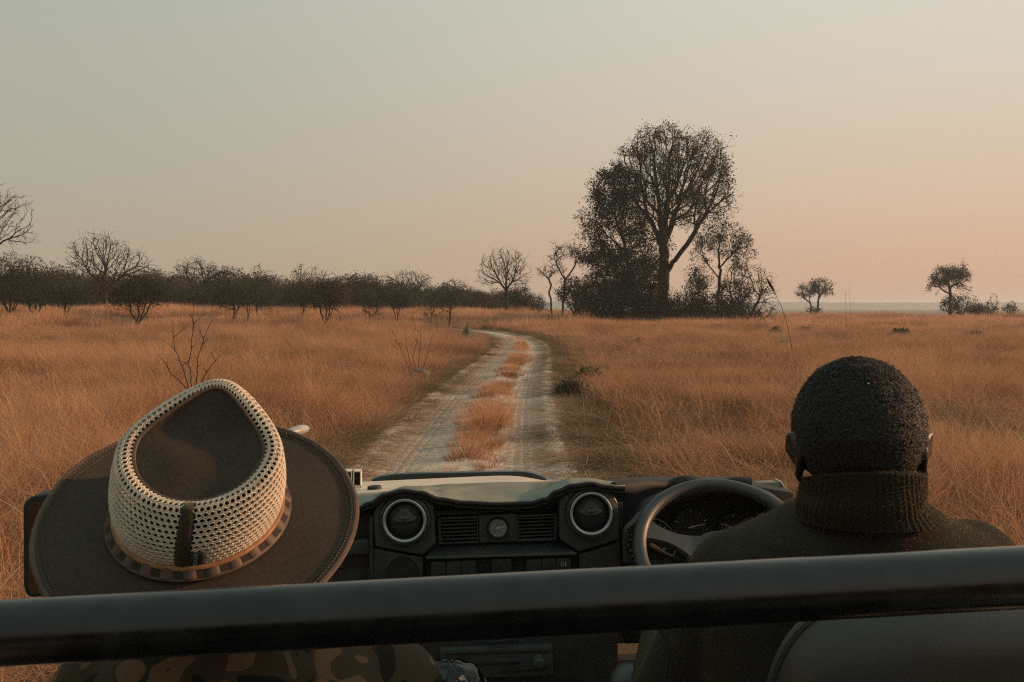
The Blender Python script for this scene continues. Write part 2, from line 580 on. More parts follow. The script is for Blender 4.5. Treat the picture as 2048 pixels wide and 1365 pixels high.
def wedge(r0, r1, dens, half=R(50)):
    n = int(half * (r1 * r1 - r0 * r0) * dens)
    r = np.sqrt(rng.uniform(r0 * r0, r1 * r1, n)); a = rng.uniform(-half, half, n)
    return r * np.sin(a), r * np.cos(a)

# kinds: 0-5 standing tufts, 6-7 bent over by the wind, 8-9 short
kinds = [tuft(100 + k, 95, 0.24, 0.24, 0.62, 0.15, 1.0, 0.0027, 0.9, 0.35, (0.2, 2.9)[k % 2]) for k in range(6)]
kinds += [tuft(120 + k, 95, 0.30, 0.30, 0.66, 0.7, 1.7, 0.0026, 0.8, 0.7, (2.8, 0.3)[k]) for k in range(2)]
kinds += [tuft(130 + k, 70, 0.18, 0.14, 0.32, 0.1, 0.8, 0.0030, 0.7) for k in range(2)]
far_kinds = [tuft(140 + k, 90, 0.75, 0.40, 0.85, 0.05, 0.5, 0.012, 0.6) for k in range(3)]
PX, PY, PS, PI = [], [], [], []
for r0, r1, dens, sc_ in ((3.0, 14, 13, 1.0), (14, 26, 10, 1.0), (26, 45, 6.0, 1.12), (45, 75, 3.4, 1.25)):
    x, y = wedge(r0, r1, dens)
    PX.append(x); PY.append(y); PS.append(np.full(len(x), sc_)); PI.append(rng.integers(0, 8, len(x)))
for r0, r1, dens, sc_ in ((75, 140, 1.1, 1.1), (140, 420, 0.16, 1.6)):
    x, y = wedge(r0, r1, dens, R(48))
    PX.append(x); PY.append(y); PS.append(np.full(len(x), sc_)); PI.append(rng.integers(10, 13, len(x)))
PX, PY, PS, PI = map(np.concatenate, (PX, PY, PS, PI))
d, st = track_d(PX, PY)
patch = np.array([nz2(x, y, 0.11, 21) + 0.55 * nz2(x, y, 0.45, 5) + 0.35 * nz2(x, y, 1.3, 15) for x, y in zip(PX, PY)])
left_edge = 1.75 + 0.35 * np.array([nz2(s * 0.06, 0, 1.0, 4) for s in st])
right_edge = 2.45 + 0.40 * np.array([nz2(s * 0.06, 3, 1.0, 8) for s in st])
edge = np.where(d < 0, left_edge, right_edge)
keep = np.abs(d) > edge
keep &= ~((PY < 4.2) & (np.abs(PX) < 1.5))
keep &= rng.uniform(0, 1, len(PX)) < np.clip(0.86 + patch * 1.5, 0.12, 1)
near_edge = np.clip((np.abs(d) - edge) / 1.6, 0, 1)
hs = PS * (0.62 + 0.38 * near_edge) * np.clip(0.98 + 0.75 * patch, 0.42, 1.5) * np.clip(1.0 - (PX - 4) * 0.012, 0.72, 1.08) * rng.uniform(0.8, 1.15, len(PX))
ws = PS * rng.uniform(0.85, 1.2, len(PX))
k = keep
pts = np.stack([PX, PY, np.array([ground_z(x, y, dd) for x, y, dd in zip(PX, PY, d)])], 1)
o = scatter('dry_grass', kinds + far_kinds, M_grass, pts[k], PI[k], rng.uniform(-0.6, 0.6, k.sum()) + np.where(rng.uniform(size=k.sum()) < 0.3, 2.0, 0), np.stack([ws, ws, hs], 1)[k])
tag(o, 'tall golden dry grass covering the plain', 'grass', kind='stuff')

# duller, shorter grass in the thin places of the field
g_ = (~keep) & (np.abs(d) > edge - 0.3) & (PY < 75) & ~((PY < 4.2) & (np.abs(PX) < 1.5))
dk = [tuft(150 + k, 70, 0.24, 0.12, 0.36, 0.2, 1.1, 0.0032, 0.8) for k in range(3)]
M_dull = leaf_mat('dull_dry_grass', [(0.085, 0.070, 0.045), (0.20, 0.148, 0.092), (0.34, 0.24, 0.15)], 0.3, 0.8)
o = scatter('dull_grass', dk, M_dull, pts[g_], rng.integers(0, 3, g_.sum()), rng.uniform(0, 6.28, g_.sum()), np.stack([ws, ws, hs], 1)[g_])
tag(o, 'short dull brown grass in the gaps between the golden grass', 'grass', kind='stuff')

# low dull grass and trampled straw along both verges
x = []; 
ns = 6800
sta = rng.choice(sel, ns, p=None); side = np.where(rng.uniform(size=ns) < 0.42, -1, 1)
dist = np.where(side < 0, 1.28 + 0.85 * rng.uniform(size=ns) ** 0.8, 1.30 + 1.75 * rng.uniform(size=ns) ** 0.9)
okk = CLA[sta, 1] > 2
VX = CLA[sta, 0] + CN[sta, 0] * dist * side; VY = CLA[sta, 1] + CN[sta, 1] * dist * side + rng.uniform(-.2, .2, ns)
okk &= ~((VY < 4.2) & (np.abs(VX) < 1.5))
vk = [tuft(160 + k, 60, 0.22, 0.10, 0.30, 0.3, 1.5, 0.0028, 0.9) for k in range(3)] + [tuft(170 + k, 46, 0.34, 0.3, 0.75, 0.8, 1.6, 0.0032, 0.4, flat=True) for k in range(3)]
o = scatter('verge_grass', vk, M_dull, np.stack([VX, VY, np.full(ns, 0.0)], 1)[okk], rng.integers(0, 6, ns)[okk], rng.uniform(0, 6.28, ns)[okk], rng.uniform(0.7, 1.2, ns)[okk])
tag(o, 'short dull trampled grass along the track edges', 'grass', kind='stuff')
ns = 2800
sta = rng.choice(sel, ns); side = np.where(rng.uniform(size=ns) < 0.5, -1, 1)
dist = 0.55 + 2.0 * rng.uniform(size=ns) ** 0.55
VX = CLA[sta, 0] + CN[sta, 0] * dist * side; VY = CLA[sta, 1] + CN[sta, 1] * dist * side
okk = (CLA[sta, 1] > 3) & ~((VY < 4.2) & (np.abs(VX) < 1.5))
sk = [tuft(180 + k, 9, 0.35, 0.3, 0.8, 0.8, 1.6, 0.0035, 0.4, flat=True) for k in range(4)]
o = scatter('fallen_straw', sk, M_straw, np.stack([VX, VY, np.full(ns, 0.012)], 1)[okk], rng.integers(0, 4, ns)[okk], rng.uniform(0, 6.28, ns)[okk], rng.uniform(0.6, 1.2, ns)[okk])
tag(o, 'loose pale straw lying along the track edges', 'straw', kind='stuff')

# seed stalks standing over the grass
x, y = wedge(4, 60, 2.3)
d, st = track_d(x, y)
k = (np.abs(d) > 1.9) & ~((y < 4.2) & (np.abs(x) < 1.6))
sk = [stalk(200 + i, 7, 0.5, 0.40, 0.92) for i in range(7)]
o = scatter('seed_stalks', sk, M_straw, np.stack([x, y, 0 * x], 1)[k], rng.integers(0, 7, k.sum()), rng.uniform(0, 6.28, k.sum()), rng.uniform(0.8, 1.15, k.sum()))
tag(o, 'pale arching seed stalks standing above the grass', 'grass', kind='stuff')

# grass on the hump between the ruts: clumps, each a patch of its own
mx_, my_, ms_ = [], [], []
humps = [(12.0, .12, .35, .55), (13.6, .20, .42, .8), (15.6, .20, .40, 1.5), (17.2, .14, .40, 1.3), (21.0, .12, .40, 1.4), (22.5, .15, .35, 1.0), (26.5, .2, .35, 1.0),
         (29.0, .1, .32, 1.2), (33.0, .12, .45, 2.2), (36.0, .1, .4, 1.6), (44.0, .0, .35, 2.5), (49.0, .0, .3, 2.0), (8.0, .1, .4, 1.2)]
for (yy, off, w, ln) in humps:
    nn = int(30 * w * ln) + 4
    i = np.argmin(np.abs(CLA[:, 1] - yy))
    a = off + rng.normal(0, w * 0.34, nn); b = yy + rng.normal(0, ln * 0.45, nn)
    for aa, bb in zip(a, b):
        j = np.argmin(np.abs(CLA[:, 1] - bb) + (CLA[:, 1] > 80) * 99)
        mx_.append(CLA[j, 0] + aa); my_.append(bb); ms_.append(rng.uniform(0.55, 1.15) * (1.25 if 14 < yy < 18 else 0.95))
for k in range(300):                                   # thin scatter along the whole hump
    yy = rng.uniform(6, 60); j = np.argmin(np.abs(CLA[:, 1] - yy))
    mx_.append(CLA[j, 0] + 0.1 + rng.normal(0, .22)); my_.append(yy); ms_.append(rng.uniform(0.3, 0.6))
n_ = len(mx_)
mk = [tuft(220 + k, 85, 0.16, 0.12, 0.34, 0.2, 0.9, 0.0026, 0.7) for k in range(4)]
o = scatter('middle_grass', mk, M_grass, np.stack([mx_, my_, np.full(n_, 0.03)], 1), rng.integers(0, 4, n_), rng.uniform(0, 6.28, n_), np.array(ms_))
tag(o, 'low orange grass clumps on the hump between the wheel ruts', 'grass', kind='stuff')
# ------------------------------------------------------------------ trees
M_bark = mat('dark_bark', (0.026, 0.020, 0.015), 0.9, var=0.35, vscale=3.0, bump=0.8, bscale=14, bdist=0.03, spec=0.1)
M_bark_pale = mat('grey_bark', (0.085, 0.066, 0.050), 0.9, var=0.3, vscale=2.0, bump=0.8, bscale=14, bdist=0.03, spec=0.1)
M_leaf = leaf_mat('olive_leaf', [(0.020, 0.025, 0.012), (0.034, 0.040, 0.020), (0.055, 0.056, 0.028)], 0.35, 0.5)
M_leaf_dry = leaf_mat('brown_leaf', [(0.034, 0.028, 0.015), (0.055, 0.040, 0.020), (0.085, 0.056, 0.027)], 0.4, 0.5)
M_leaf_grey = leaf_mat('grey_green_leaf', [(0.045, 0.050, 0.036), (0.075, 0.078, 0.055), (0.11, 0.105, 0.075)], 0.3, 0.8)

def grow(trunks, attr, seg, kill, infl=1e9, maxit=160, jit=0.25, rs=None, up=0.05, outw=0.55):
    """space colonisation: branches grow towards the points that fill the crown"""
    pos, par = [], []
    for tr in trunks:
        tr = [np.array(p, float) for p in tr]
        last = -1
        if pos:                                   # a second stem starts at the nearest node already there
            last = int(np.argmin([np.sum((p - tr[0]) ** 2) for p in pos]))
            if np.linalg.norm(pos[last] - tr[0]) > seg * 2: last = -1
        for a, b in zip(tr[:-1], tr[1:]):
            n = max(1, int(np.linalg.norm(b - a) / seg))
            for k in range(n):
                pos.append(a + (b - a) * k / n + (rs.normal(0, seg * 0.10, 3) if (k or last >= 0) else 0)); par.append(last); last = len(pos) - 1
        pos.append(tr[-1]); par.append(last)
    P = np.array(pos); par = list(par)
    nch = np.zeros(len(P), int)
    for p in par:
        if p >= 0: nch[p] += 1
    A = attr.copy()
    zl, zh = np.percentile(A[:, 2], 3), A[:, 2].max()
    org = np.array([P[:, 0].mean(), P[:, 1].mean(), max(0.0, zl - 0.35 * (zh - zl))])
    d2 = ((A[:, None] - P[None]) ** 2).sum(-1)
    ni = d2.argmin(1); nd = d2.min(1)
    for it in range(maxit):
        act = nd < infl * infl
        if not act.any(): break
        dirs = A[act] - P[ni[act]]
        dirs /= np.linalg.norm(dirs, axis=1)[:, None] + 1e-9
        acc = np.zeros_like(P)
        np.add.at(acc, ni[act], dirs)
        idx = np.unique(ni[act])
        idx = idx[nch[idx] < 4]
        if len(idx) == 0: break
        v = acc[idx]
        v = v / (np.linalg.norm(v, axis=1)[:, None] + 1e-9)
        ov = P[idx] - org; ov /= np.linalg.norm(ov, axis=1)[:, None] + 1e-9
        v += rs.normal(0, jit, v.shape) + ov * outw; v[:, 2] += up
        v /= np.linalg.norm(v, axis=1)[:, None] + 1e-9
        N = P[idx] + v * seg
        base = len(P)
        P = np.concatenate([P, N]); par += list(idx)
        nch[idx] += 1
        nch = np.concatenate([nch, np.zeros(len(idx), int)])
        dn = ((A[:, None] - N[None]) ** 2).sum(-1)
        k = dn.argmin(1); m = dn.min(1)
        b = m < nd
        ni[b] = base + k[b]; nd[b] = m[b]
        al = nd > kill * kill
        A, ni, nd = A[al], ni[al], nd[al]
        if len(A) == 0: break
    return P, np.array(par)

def branch_mesh(P, par, r0, expo, rs, twigs=0, tw_len=0.5, rmax=None, tw_r=0.6, droop=0.0):
    """radii by the pipe rule, tubes along the chains, short twigs on the thin wood"""
    n = len(P)
    rad = np.zeros(n)
    ch = [[] for _ in range(n)]
    for i in range(n):
        if par[i] >= 0: ch[par[i]].append(i)
    order = list(range(n - 1, -1, -1))
    acc = np.zeros(n)
    for i in order:
        if not ch[i]: acc[i] = r0 ** expo
        if par[i] >= 0: acc[par[i]] += acc[i]
    rad = acc ** (1 / expo)
    if rmax: rad = np.minimum(rad, rmax * (1 - 0.35 * (P[:, 2] / max(P[:, 2].max(), 1e-3))))
    V, Q, T = [], [], []
    cnt = 0
    def tube(pts, rr, k):
        nonlocal cnt
        pts = np.asarray(pts); m = len(pts)
        t = np.gradient(pts, axis=0); t /= np.linalg.norm(t, axis=1)[:, None] + 1e-9
        ref = np.array([0.31, 0.95, 0.05]) if abs(t[0, 1]) < 0.8 else np.array([1.0, 0.1, 0])
        u = np.cross(t, ref); u /= np.linalg.norm(u, axis=1)[:, None] + 1e-9
        w = np.cross(t, u)
        a = np.arange(k) * 2 * np.pi / k
        ring = pts[:, None] + (u[:, None] * np.cos(a)[None, :, None] + w[:, None] * np.sin(a)[None, :, None]) * np.asarray(rr)[:, None, None]
        V.append(ring.reshape(-1, 3))
        ii, jj = np.meshgrid(np.arange(m - 1), np.arange(k), indexing='ij')
        Q.append(cnt + np.stack([ii * k + jj, ii * k + (jj + 1) % k, (ii + 1) * k + (jj + 1) % k, (ii + 1) * k + jj], -1).reshape(-1, 4))
        cnt += m * k
    starts = [(i, -1) for i in range(n) if par[i] < 0]
    tips = []
    while starts:
        i, p = starts.pop()
        chain = [i]; pts = [P[i]]; rr = [rad[i]]
        if p >= 0: pts.insert(0, P[p]); rr.insert(0, min(rad[p], rad[i] * 1.25))
        while ch[chain[-1]]:
            c = sorted(ch[chain[-1]], key=lambda j: -rad[j])
            for j in c[1:]: starts.append((j, chain[-1]))
            chain.append(c[0]); pts.append(P[c[0]]); rr.append(rad[c[0]])
        if len(pts) < 2: continue
        tips.append(chain[-1])
        rr[-1] *= 0.5
        if p < 0: rr[0] *= 1.45; 
        tube(pts, rr, 7 if max(rr) > r0 * 8 else (5 if max(rr) > r0 * 3 else 3))
    tw_ends = []
    thin = np.where((rad < r0 * 2.2))[0]
    if twigs and len(thin):
        for i in rs.choice(thin, int(twigs * len(thin))):
            dv = P[i] - P[par[i]] if par[i] >= 0 else np.array([0, 0, 1.0])
            dv = dv / (np.linalg.norm(dv) + 1e-9) + rs.normal(0, 0.75, 3) + np.array([0, 0, -droop])
            dv /= np.linalg.norm(dv)
            L = tw_len * rs.uniform(0.5, 1.3)
            mid = P[i] + dv * L * 0.5 + rs.normal(0, L * 0.08, 3)
            e = mid + (dv + rs.normal(0, 0.35, 3)) * L * 0.5
            tube([P[i], mid, e], [r0 * tw_r, r0 * tw_r * 0.8, r0 * tw_r * 0.4], 3)
            tw_ends.append(e); tw_ends.append(mid)
    me = np_mesh('branches', np.concatenate(V), np.concatenate(Q))
    ends = np.array(tw_ends) if tw_ends else P[thin]
    return me, ends

def leaf_mesh(C, per, size, spread, rs, aspect=0.42, droop=0.0, name='leaves'):
    """folded leaf shapes round the twig ends"""
    n = len(C) * per
    c = np.repeat(C, per, 0) + rs.normal(0, spread, (n, 3))
    a = rs.normal(0, 1, (n, 3)); a[:, 2] -= droop
    a /= np.linalg.norm(a, axis=1)[:, None]
    b = np.cross(a, rs.normal(0, 1, (n, 3))); b /= np.linalg.norm(b, axis=1)[:, None] + 1e-9
    nn = np.cross(a, b)
    s = size * rs.uniform(0.6, 1.35, n)[:, None]
    v0 = c; v1 = c + a * s * 0.5 + b * s * aspect * 0.5 + nn * s * 0.1; v2 = c + a * s; v3 = c + a * s * 0.5 - b * s * aspect * 0.5 + nn * s * 0.1
    V = np.stack([v0, v1, v2, v3], 1).reshape(-1, 3)
    i = np.arange(n) * 4
    T = np.concatenate([np.stack([i, i + 1, i + 2], 1), np.stack([i, i + 2, i + 3], 1)])
    return np_mesh(name, V, None, T, smooth=False)

def fill(ells, n, rs, D, ox, shell=0.0, ybase=613.0, depth=0.9):
    """points in crown ellipsoids given in photograph pixels (cx, cy, rx, ry, share) at depth D, relative to the tree's foot"""
    s = D / F
    out = []
    tot = sum(e[4] if len(e) > 4 else e[2] * e[3] for e in ells)
    for e in ells:
        k = int(n * (e[4] if len(e) > 4 else e[2] * e[3]) / tot) + 1
        v = rs.normal(0, 1, (k, 3)); v /= np.linalg.norm(v, axis=1)[:, None]
        r = (shell ** 3 + (1 - shell ** 3) * rs.uniform(0, 1, k)) ** (1 / 3)
        v *= r[:, None]
        x = (e[0] - ox + v[:, 0] * e[2]) * s
        y = v[:, 1] * e[2] * s * depth
        z = CAM_H + (ybase - e[1] + v[:, 2] * e[3]) * s - foot(ox, D).z
        out.append(np.stack([x, y, z], 1))
    return np.concatenate(out)

def foot(px, D, z=None):
    x = (px - 1024.0) / F * D
    return Vector((x, D, ground_z(x, D, float(track_d(x, D)[0][0])) if z is None else z))

def pxy(px, py, D, ox, y=0.0):
    """pixel to a point relative to a tree's foot at column ox"""
    return ((px - ox) * D / F, y, CAM_H + (613 - py) * D / F - foot(ox, D).z)

def make_tree(name, label, cat, D, ox, trunks, ells, n, seed, r0=0.02, expo=2.15, seg=0.35, kill=0.6, twigs=1.2, tw_len=0.5, leaf=None, per=3, lsize=0.2,
              lspread=0.18, bark=None, shell=0.35, rmax=None, group=None, leaf_keep=1.0, droop=0.0, jit=0.22, up=0.06, infl=7.0, depth=0.9, tw_r=0.7):
    shell = 0.0; n = int(n * 1.9); kill = kill * 0.85
    rs = np.random.default_rng(seed)
    tr = [[pxy(p[0], p[1], D, ox, p[2] if len(p) > 2 else 0.0) for p in t] for t in trunks]
    for t in tr: t[0] = (t[0][0], t[0][1], min(t[0][2], -0.05)) if trunks.index(trunks[tr.index(t)]) == 0 else t[0]
    A = fill(ells, n, rs, D, ox, shell, depth=depth)
    A = A[A[:, 2] > 0.2]
    P, par = grow(tr, A, seg, kill, infl=infl, rs=rs, jit=jit, up=up)
    me, ends = branch_mesh(P, par, r0, expo, rs, twigs, tw_len, rmax, droop=droop, tw_r=tw_r)
    root = empty(name, foot(ox, D))
    tag(root, label, cat, group)
    link('trunk', me, bark or M_bark, root)
    if leaf is not None:
        if leaf_keep < 1.0:
            keep = np.array([noise.noise(Vector(e) * 0.8 + Vector((seed, 0, 0))) + 0.4 * noise.noise(Vector(e) * 2.1 + Vector((seed, 5, 0))) for e in ends]) > (0.5 - leaf_keep) * 0.9
            ends = ends[keep]
        if len(ends):
            link('crown', leaf_mesh(ends, per, lsize, lspread, rs, droop=droop), leaf, root)
    return root

D = 95
make_tree('tall_tree', 'tallest tree, rounded open crown on a thick forked trunk, beside the track bend', 'tree', D, 1326,
    [[(1324, 660), (1325, 600), (1328, 540), (1326, 490), (1330, 455), (1332, 425)],
     [(1330, 548, 0.2), (1352, 515, -0.6), (1376, 482, -1.0), (1392, 452, -1.2)],
     [(1326, 500, 0), (1314, 465, 0.8), (1298, 430, 1.4)],
     [(1327, 492, 0), (1344, 455, 1.2), (1356, 425, 1.8)],
     [(1327, 496, 0), (1316, 450, -1.2), (1312, 420, -1.8)],
     [(1330, 560, 0), (1306, 520, 1.0), (1290, 470, 1.6)]],
    [(1330, 322, 76, 68), (1388, 342, 72, 72), (1285, 342, 58, 64), (1425, 388, 44, 64), (1350, 400, 82, 60), (1262, 385, 48, 50)], 2400, 5,
    r0=0.026, expo=2.12, seg=0.40, kill=0.52, twigs=1.1, tw_len=0.8, leaf=M_leaf, per=9, lsize=0.21, lspread=0.20, leaf_keep=0.50, jit=0.2, up=0.14, rmax=0.72)
make_tree('evergreen_tree', 'dense dark evergreen tree growing against the left of the tallest tree', 'tree', D - 2, 1262,
    [[(1280, 655), (1272, 600), (1258, 540), (1245, 480), (1228, 430)], [(1262, 560, 0.2), (1240, 530, -1), (1215, 500, -1.4)], [(1252, 505, 0), (1215, 470, 1), (1195, 440, 1.5)]],
    [(1226, 392, 54, 50), (1202, 455, 40, 44), (1255, 450, 42, 54), (1222, 520, 60, 36), (1270, 560, 54, 54), (1290, 505, 36, 50), (1215, 575, 30, 26)], 1100, 9,
    r0=0.022, seg=0.42, kill=0.75, twigs=1.7, tw_len=0.7, leaf=M_leaf, per=17, lsize=0.22, lspread=0.27, shell=0.3, leaf_keep=0.78, rmax=0.34)
make_tree('slender_tree', 'slender drooping-leaved tree standing right of the tallest tree', 'tree', D - 6, 1440,
    [[(1438, 655), (1436, 600), (1440, 550), (1436, 510), (1440, 470)], [(1438, 560, 0), (1412, 520, .6), (1396, 500, .8)], [(1438, 535, 0), (1465, 505, -.5), (1480, 485, -.6)]],
    [(1440, 480, 52, 36), (1410, 500, 26, 28), (1475, 500, 28, 30)], 240, 12, r0=0.019, seg=0.34, kill=0.55, twigs=1.6, tw_len=0.55, leaf=M_leaf, per=7, lsize=0.18, lspread=0.16,
    shell=0.3, leaf_keep=0.66, droop=0.7, rmax=0.2)
make_tree('twiggy_shrub', 'wide twiggy shrub with thin bare branches right of the slender tree', 'shrub', D - 8, 1490,
    [[(1486, 660), (1484, 630), (1476, 600)], [(1488, 650, 0), (1510, 620, .5), (1525, 590, .6)], [(1486, 645, 0), (1465, 610, -.5), (1455, 580, -.8)], [(1488, 650, 0), (1530, 635, -.3)]],
    [(1480, 570, 40, 46), (1515, 590, 36, 50), (1450, 600, 30, 36), (1530, 625, 26, 22)], 420, 15, r0=0.018, seg=0.3, kill=0.42, twigs=1.6, tw_len=0.6, leaf=M_leaf, per=2, lsize=0.22, lspread=0.2, leaf_keep=0.35, rmax=0.12)
# thicket on the old termite hill under the tallest tree
hump = []
for i in range(25):
    row = []
    for j in range(49):
        u, w = i / 24 * 2 - 1, j / 48 * 2 - 1
        x, y = w * 8.6, u * 5.0
        h = 1.75 * max(0.0, 1 - (w * w + u * u)) ** 0.8 + 0.25 * nz2(x, y, 0.5, 4) * max(0, 1 - w * w - u * u)
        row.append((x, y, h - 0.1))
    hump.append(row)
mb = MB(); mb.grid(hump)
o = mb.build('earth_mound', M_ground); o.location = foot(1335, D); tag(o, 'low earth mound under the tallest tree', kind='structure')
thk = [(1395, 570, 24, 34, 650), (1462, 600, 34, 40, 655), (1302, 580, 34, 36, 655), (1232, 580, 44, 44, 655), (1205, 612, 52, 34, 655), (1262, 608, 44, 40, 655), (1318, 618, 44, 30, 650), (1378, 612, 36, 34, 652), (1418, 626, 42, 24, 655), (1478, 634, 44, 18, 658), (1345, 632, 60, 18, 656)]
names = ['upright bush between the tallest and slender trees', 'tall bush between the slender tree and the twiggy shrub', 'tall dark bush behind the tallest trunk', 'tall dark bush inside the evergreen', 'wide dark bush at the left foot of the evergreen tree', 'dark leafy bush between the evergreen and tallest trees', 'dense bush at the foot of the tallest trunk', 'leafy bush right of the tallest trunk',
         'low bush at the foot of the slender tree', 'low dark bush under the twiggy shrub', 'lowest wide bush on the earth mound']
for k, (cx, cy, rx, ry, by) in enumerate(thk):
    dd = D - 3 + (k % 3) * 1.5
    make_tree('bush', names[k], 'bush', dd, cx, [[(cx, by + 4), (cx + 2, cy + ry * 0.4)], [(cx, by - 4, .2), (cx - rx * .5, cy, .5)], [(cx, by - 4, -.2), (cx + rx * .5, cy, -.5)]],
        [(cx, cy, rx, ry), (cx - rx * .4, cy + ry * .3, rx * .6, ry * .7), (cx + rx * .4, cy + ry * .2, rx * .6, ry * .8)], 200, 30 + k, r0=0.016, seg=0.34, kill=0.5, twigs=2.0, tw_len=0.55,
        leaf=M_leaf, per=9, lsize=0.19, lspread=0.22, leaf_keep=0.75, rmax=0.1, group='bushes under the tallest tree')

# trees between the track bend and the tall group
make_tree('vase_tree', 'bare vase-shaped tree with fine upswept branches standing alone at the wood edge', 'tree', 125, 1012,
    [[(1014, 640), (1013, 600), (1012, 580)], [(1012, 585, 0), (1000, 562, .8)], [(1012, 582, 0), (1026, 560, -.8)], [(1012, 580, 0), (1012, 556, 1.2)]],
    [(1008, 535, 50, 36), (985, 555, 32, 22), (1035, 555, 28, 24)], 700, 21, r0=0.026, expo=2.3, seg=0.42, kill=0.55, twigs=0.9, tw_len=0.8, bark=M_bark, shell=0.3, up=0.12, jit=0.2, rmax=0.45)
make_tree('crooked_tree', 'thin crooked bare tree with a small umbrella crown between bare vase tree and thicket', 'tree', 105, 1104,
    [[(1104, 640), (1102, 605), (1098, 585), (1102, 570), (1096, 555)], [(1098, 558, 0), (1082, 545, .5)], [(1098, 556, 0), (1112, 542, -.5)]],
    [(1096, 542, 26, 13)], 110, 22, r0=0.024, seg=0.28, kill=0.45, twigs=1.8, tw_len=0.6, droop=0.5, rmax=0.22)
make_tree('layered_tree', 'small flat-layered tree with dark leaf tufts standing left of the evergreen', 'tree', 98, 1128,
    [[(1124, 640), (1128, 590), (1130, 560), (1126, 540)], [(1129, 562, 0), (1145, 540, .5), (1158, 520, .6)], [(1128, 555, 0), (1114, 535, -.5), (1108, 520, -.7)]],
    [(1132, 508, 30, 16), (1112, 522, 16, 10), (1158, 520, 22, 10)], 170, 23, r0=0.022, seg=0.3, kill=0.48, twigs=1.4, tw_len=0.5, leaf=M_leaf, per=6, lsize=0.18, lspread=0.15, leaf_keep=0.6, rmax=0.24)
for k, (cx, cy, rx, ry, dd, lab) in enumerate([(1150, 590, 36, 30, 100, 'round olive bush at the foot of the layered tree'), (1182, 596, 34, 36, 97, 'dark round bush between layered tree and evergreen'),
                                               (1075, 612, 26, 16, 108, 'low bare bush left of the crooked tree'), (1040, 596, 26, 20, 135, 'pale hazy bush right of the bare vase tree')]):
    make_tree('bush', lab, 'bush', dd, cx, [[(cx, 640), (cx, cy + ry * .5)], [(cx, 636, .2), (cx - rx * .5, cy, .5)], [(cx, 636, -.2), (cx + rx * .5, cy, -.5)]],
        [(cx, cy, rx, ry)], 170, 50 + k, r0=0.016, seg=0.34, kill=0.5, twigs=2.0, tw_len=0.55, leaf=None if k == 2 else M_leaf, per=8, lsize=0.19, lspread=0.2, leaf_keep=0.85, rmax=0.1)

# trees on the open plain to the right
make_tree('plain_tree', 'left tree of the close pair standing alone on the open plain', 'tree', 190, 1618,
    [[(1622, 633), (1622, 612), (1618, 600)], [(1620, 606, 0), (1608, 596, .6)]], [(1614, 585, 18, 15)], 170, 61, r0=0.04, seg=0.5, kill=0.7, twigs=1.6, tw_len=0.8, leaf=M_leaf, per=8, lsize=0.28, lspread=0.26, leaf_keep=0.75, rmax=0.3)
make_tree('plain_tree', 'right fan-shaped tree of the close pair standing alone on the open plain', 'tree', 188, 1636,
    [[(1635, 633), (1636, 605), (1638, 590)], [(1636, 602, 0), (1646, 585, .6)]], [(1640, 577, 22, 17)], 190, 62, r0=0.04, seg=0.5, kill=0.7, twigs=1.6, tw_len=0.8, leaf=M_leaf, per=8, lsize=0.28, lspread=0.26, leaf_keep=0.7, rmax=0.3)
make_tree('plain_tree', 'leaning umbrella-crowned tree beside low bushes on the open plain', 'tree', 150, 1900,
    [[(1901, 634), (1900, 605), (1898, 580), (1896, 565)], [(1900, 590, 0), (1880, 575, .6), (1868, 572, .8)], [(1898, 575, 0), (1915, 565, -.6)]],
    [(1897, 556, 36, 17), (1874, 572, 18, 9), (1916, 572, 16, 10), (1905, 548, 24, 12)], 340, 63, r0=0.034, seg=0.45, kill=0.65, twigs=1.5, tw_len=0.7, leaf=M_leaf, per=11, lsize=0.25, lspread=0.24, leaf_keep=0.85, rmax=0.36)
for k, (cx, cy, rx, ry, lf, lab) in enumerate([(1922, 612, 15, 20, 0.7, 'upright dark bush right of the umbrella-crowned tree'), (1900, 612, 17, 14, 0.8, 'round bush at the foot of the umbrella-crowned tree'),
                                            (1948, 620, 18, 11, 0.85, 'low rounded bush between the upright bush and the bare bush'), (1984, 605, 14, 14, 0.0, 'bare twiggy bush on the open plain'),
                                            (1966, 623, 22, 8, 0.9, 'lowest spreading bush of the plain thicket'), (2020, 620, 11, 10, 0.8, 'small lone bush beyond the plain thicket'), (1630, 624, 10, 7, 0.9, 'small bush between the trunks of the close pair')]):
    make_tree('bush', lab, 'bush', 150 if cx > 1700 else 187, cx, [[(cx, 634), (cx, cy + ry * .4)], [(cx, 632, .2), (cx - rx * .5, cy, .5)], [(cx, 632, -.2), (cx + rx * .5, cy, -.5)]],
        [(cx, cy, rx, ry)], 120, 70 + k, r0=0.03, seg=0.4, kill=0.6, twigs=1.8, tw_len=0.6, leaf=M_leaf if lf else None, per=8, lsize=0.25, lspread=0.22, leaf_keep=lf, rmax=0.14)

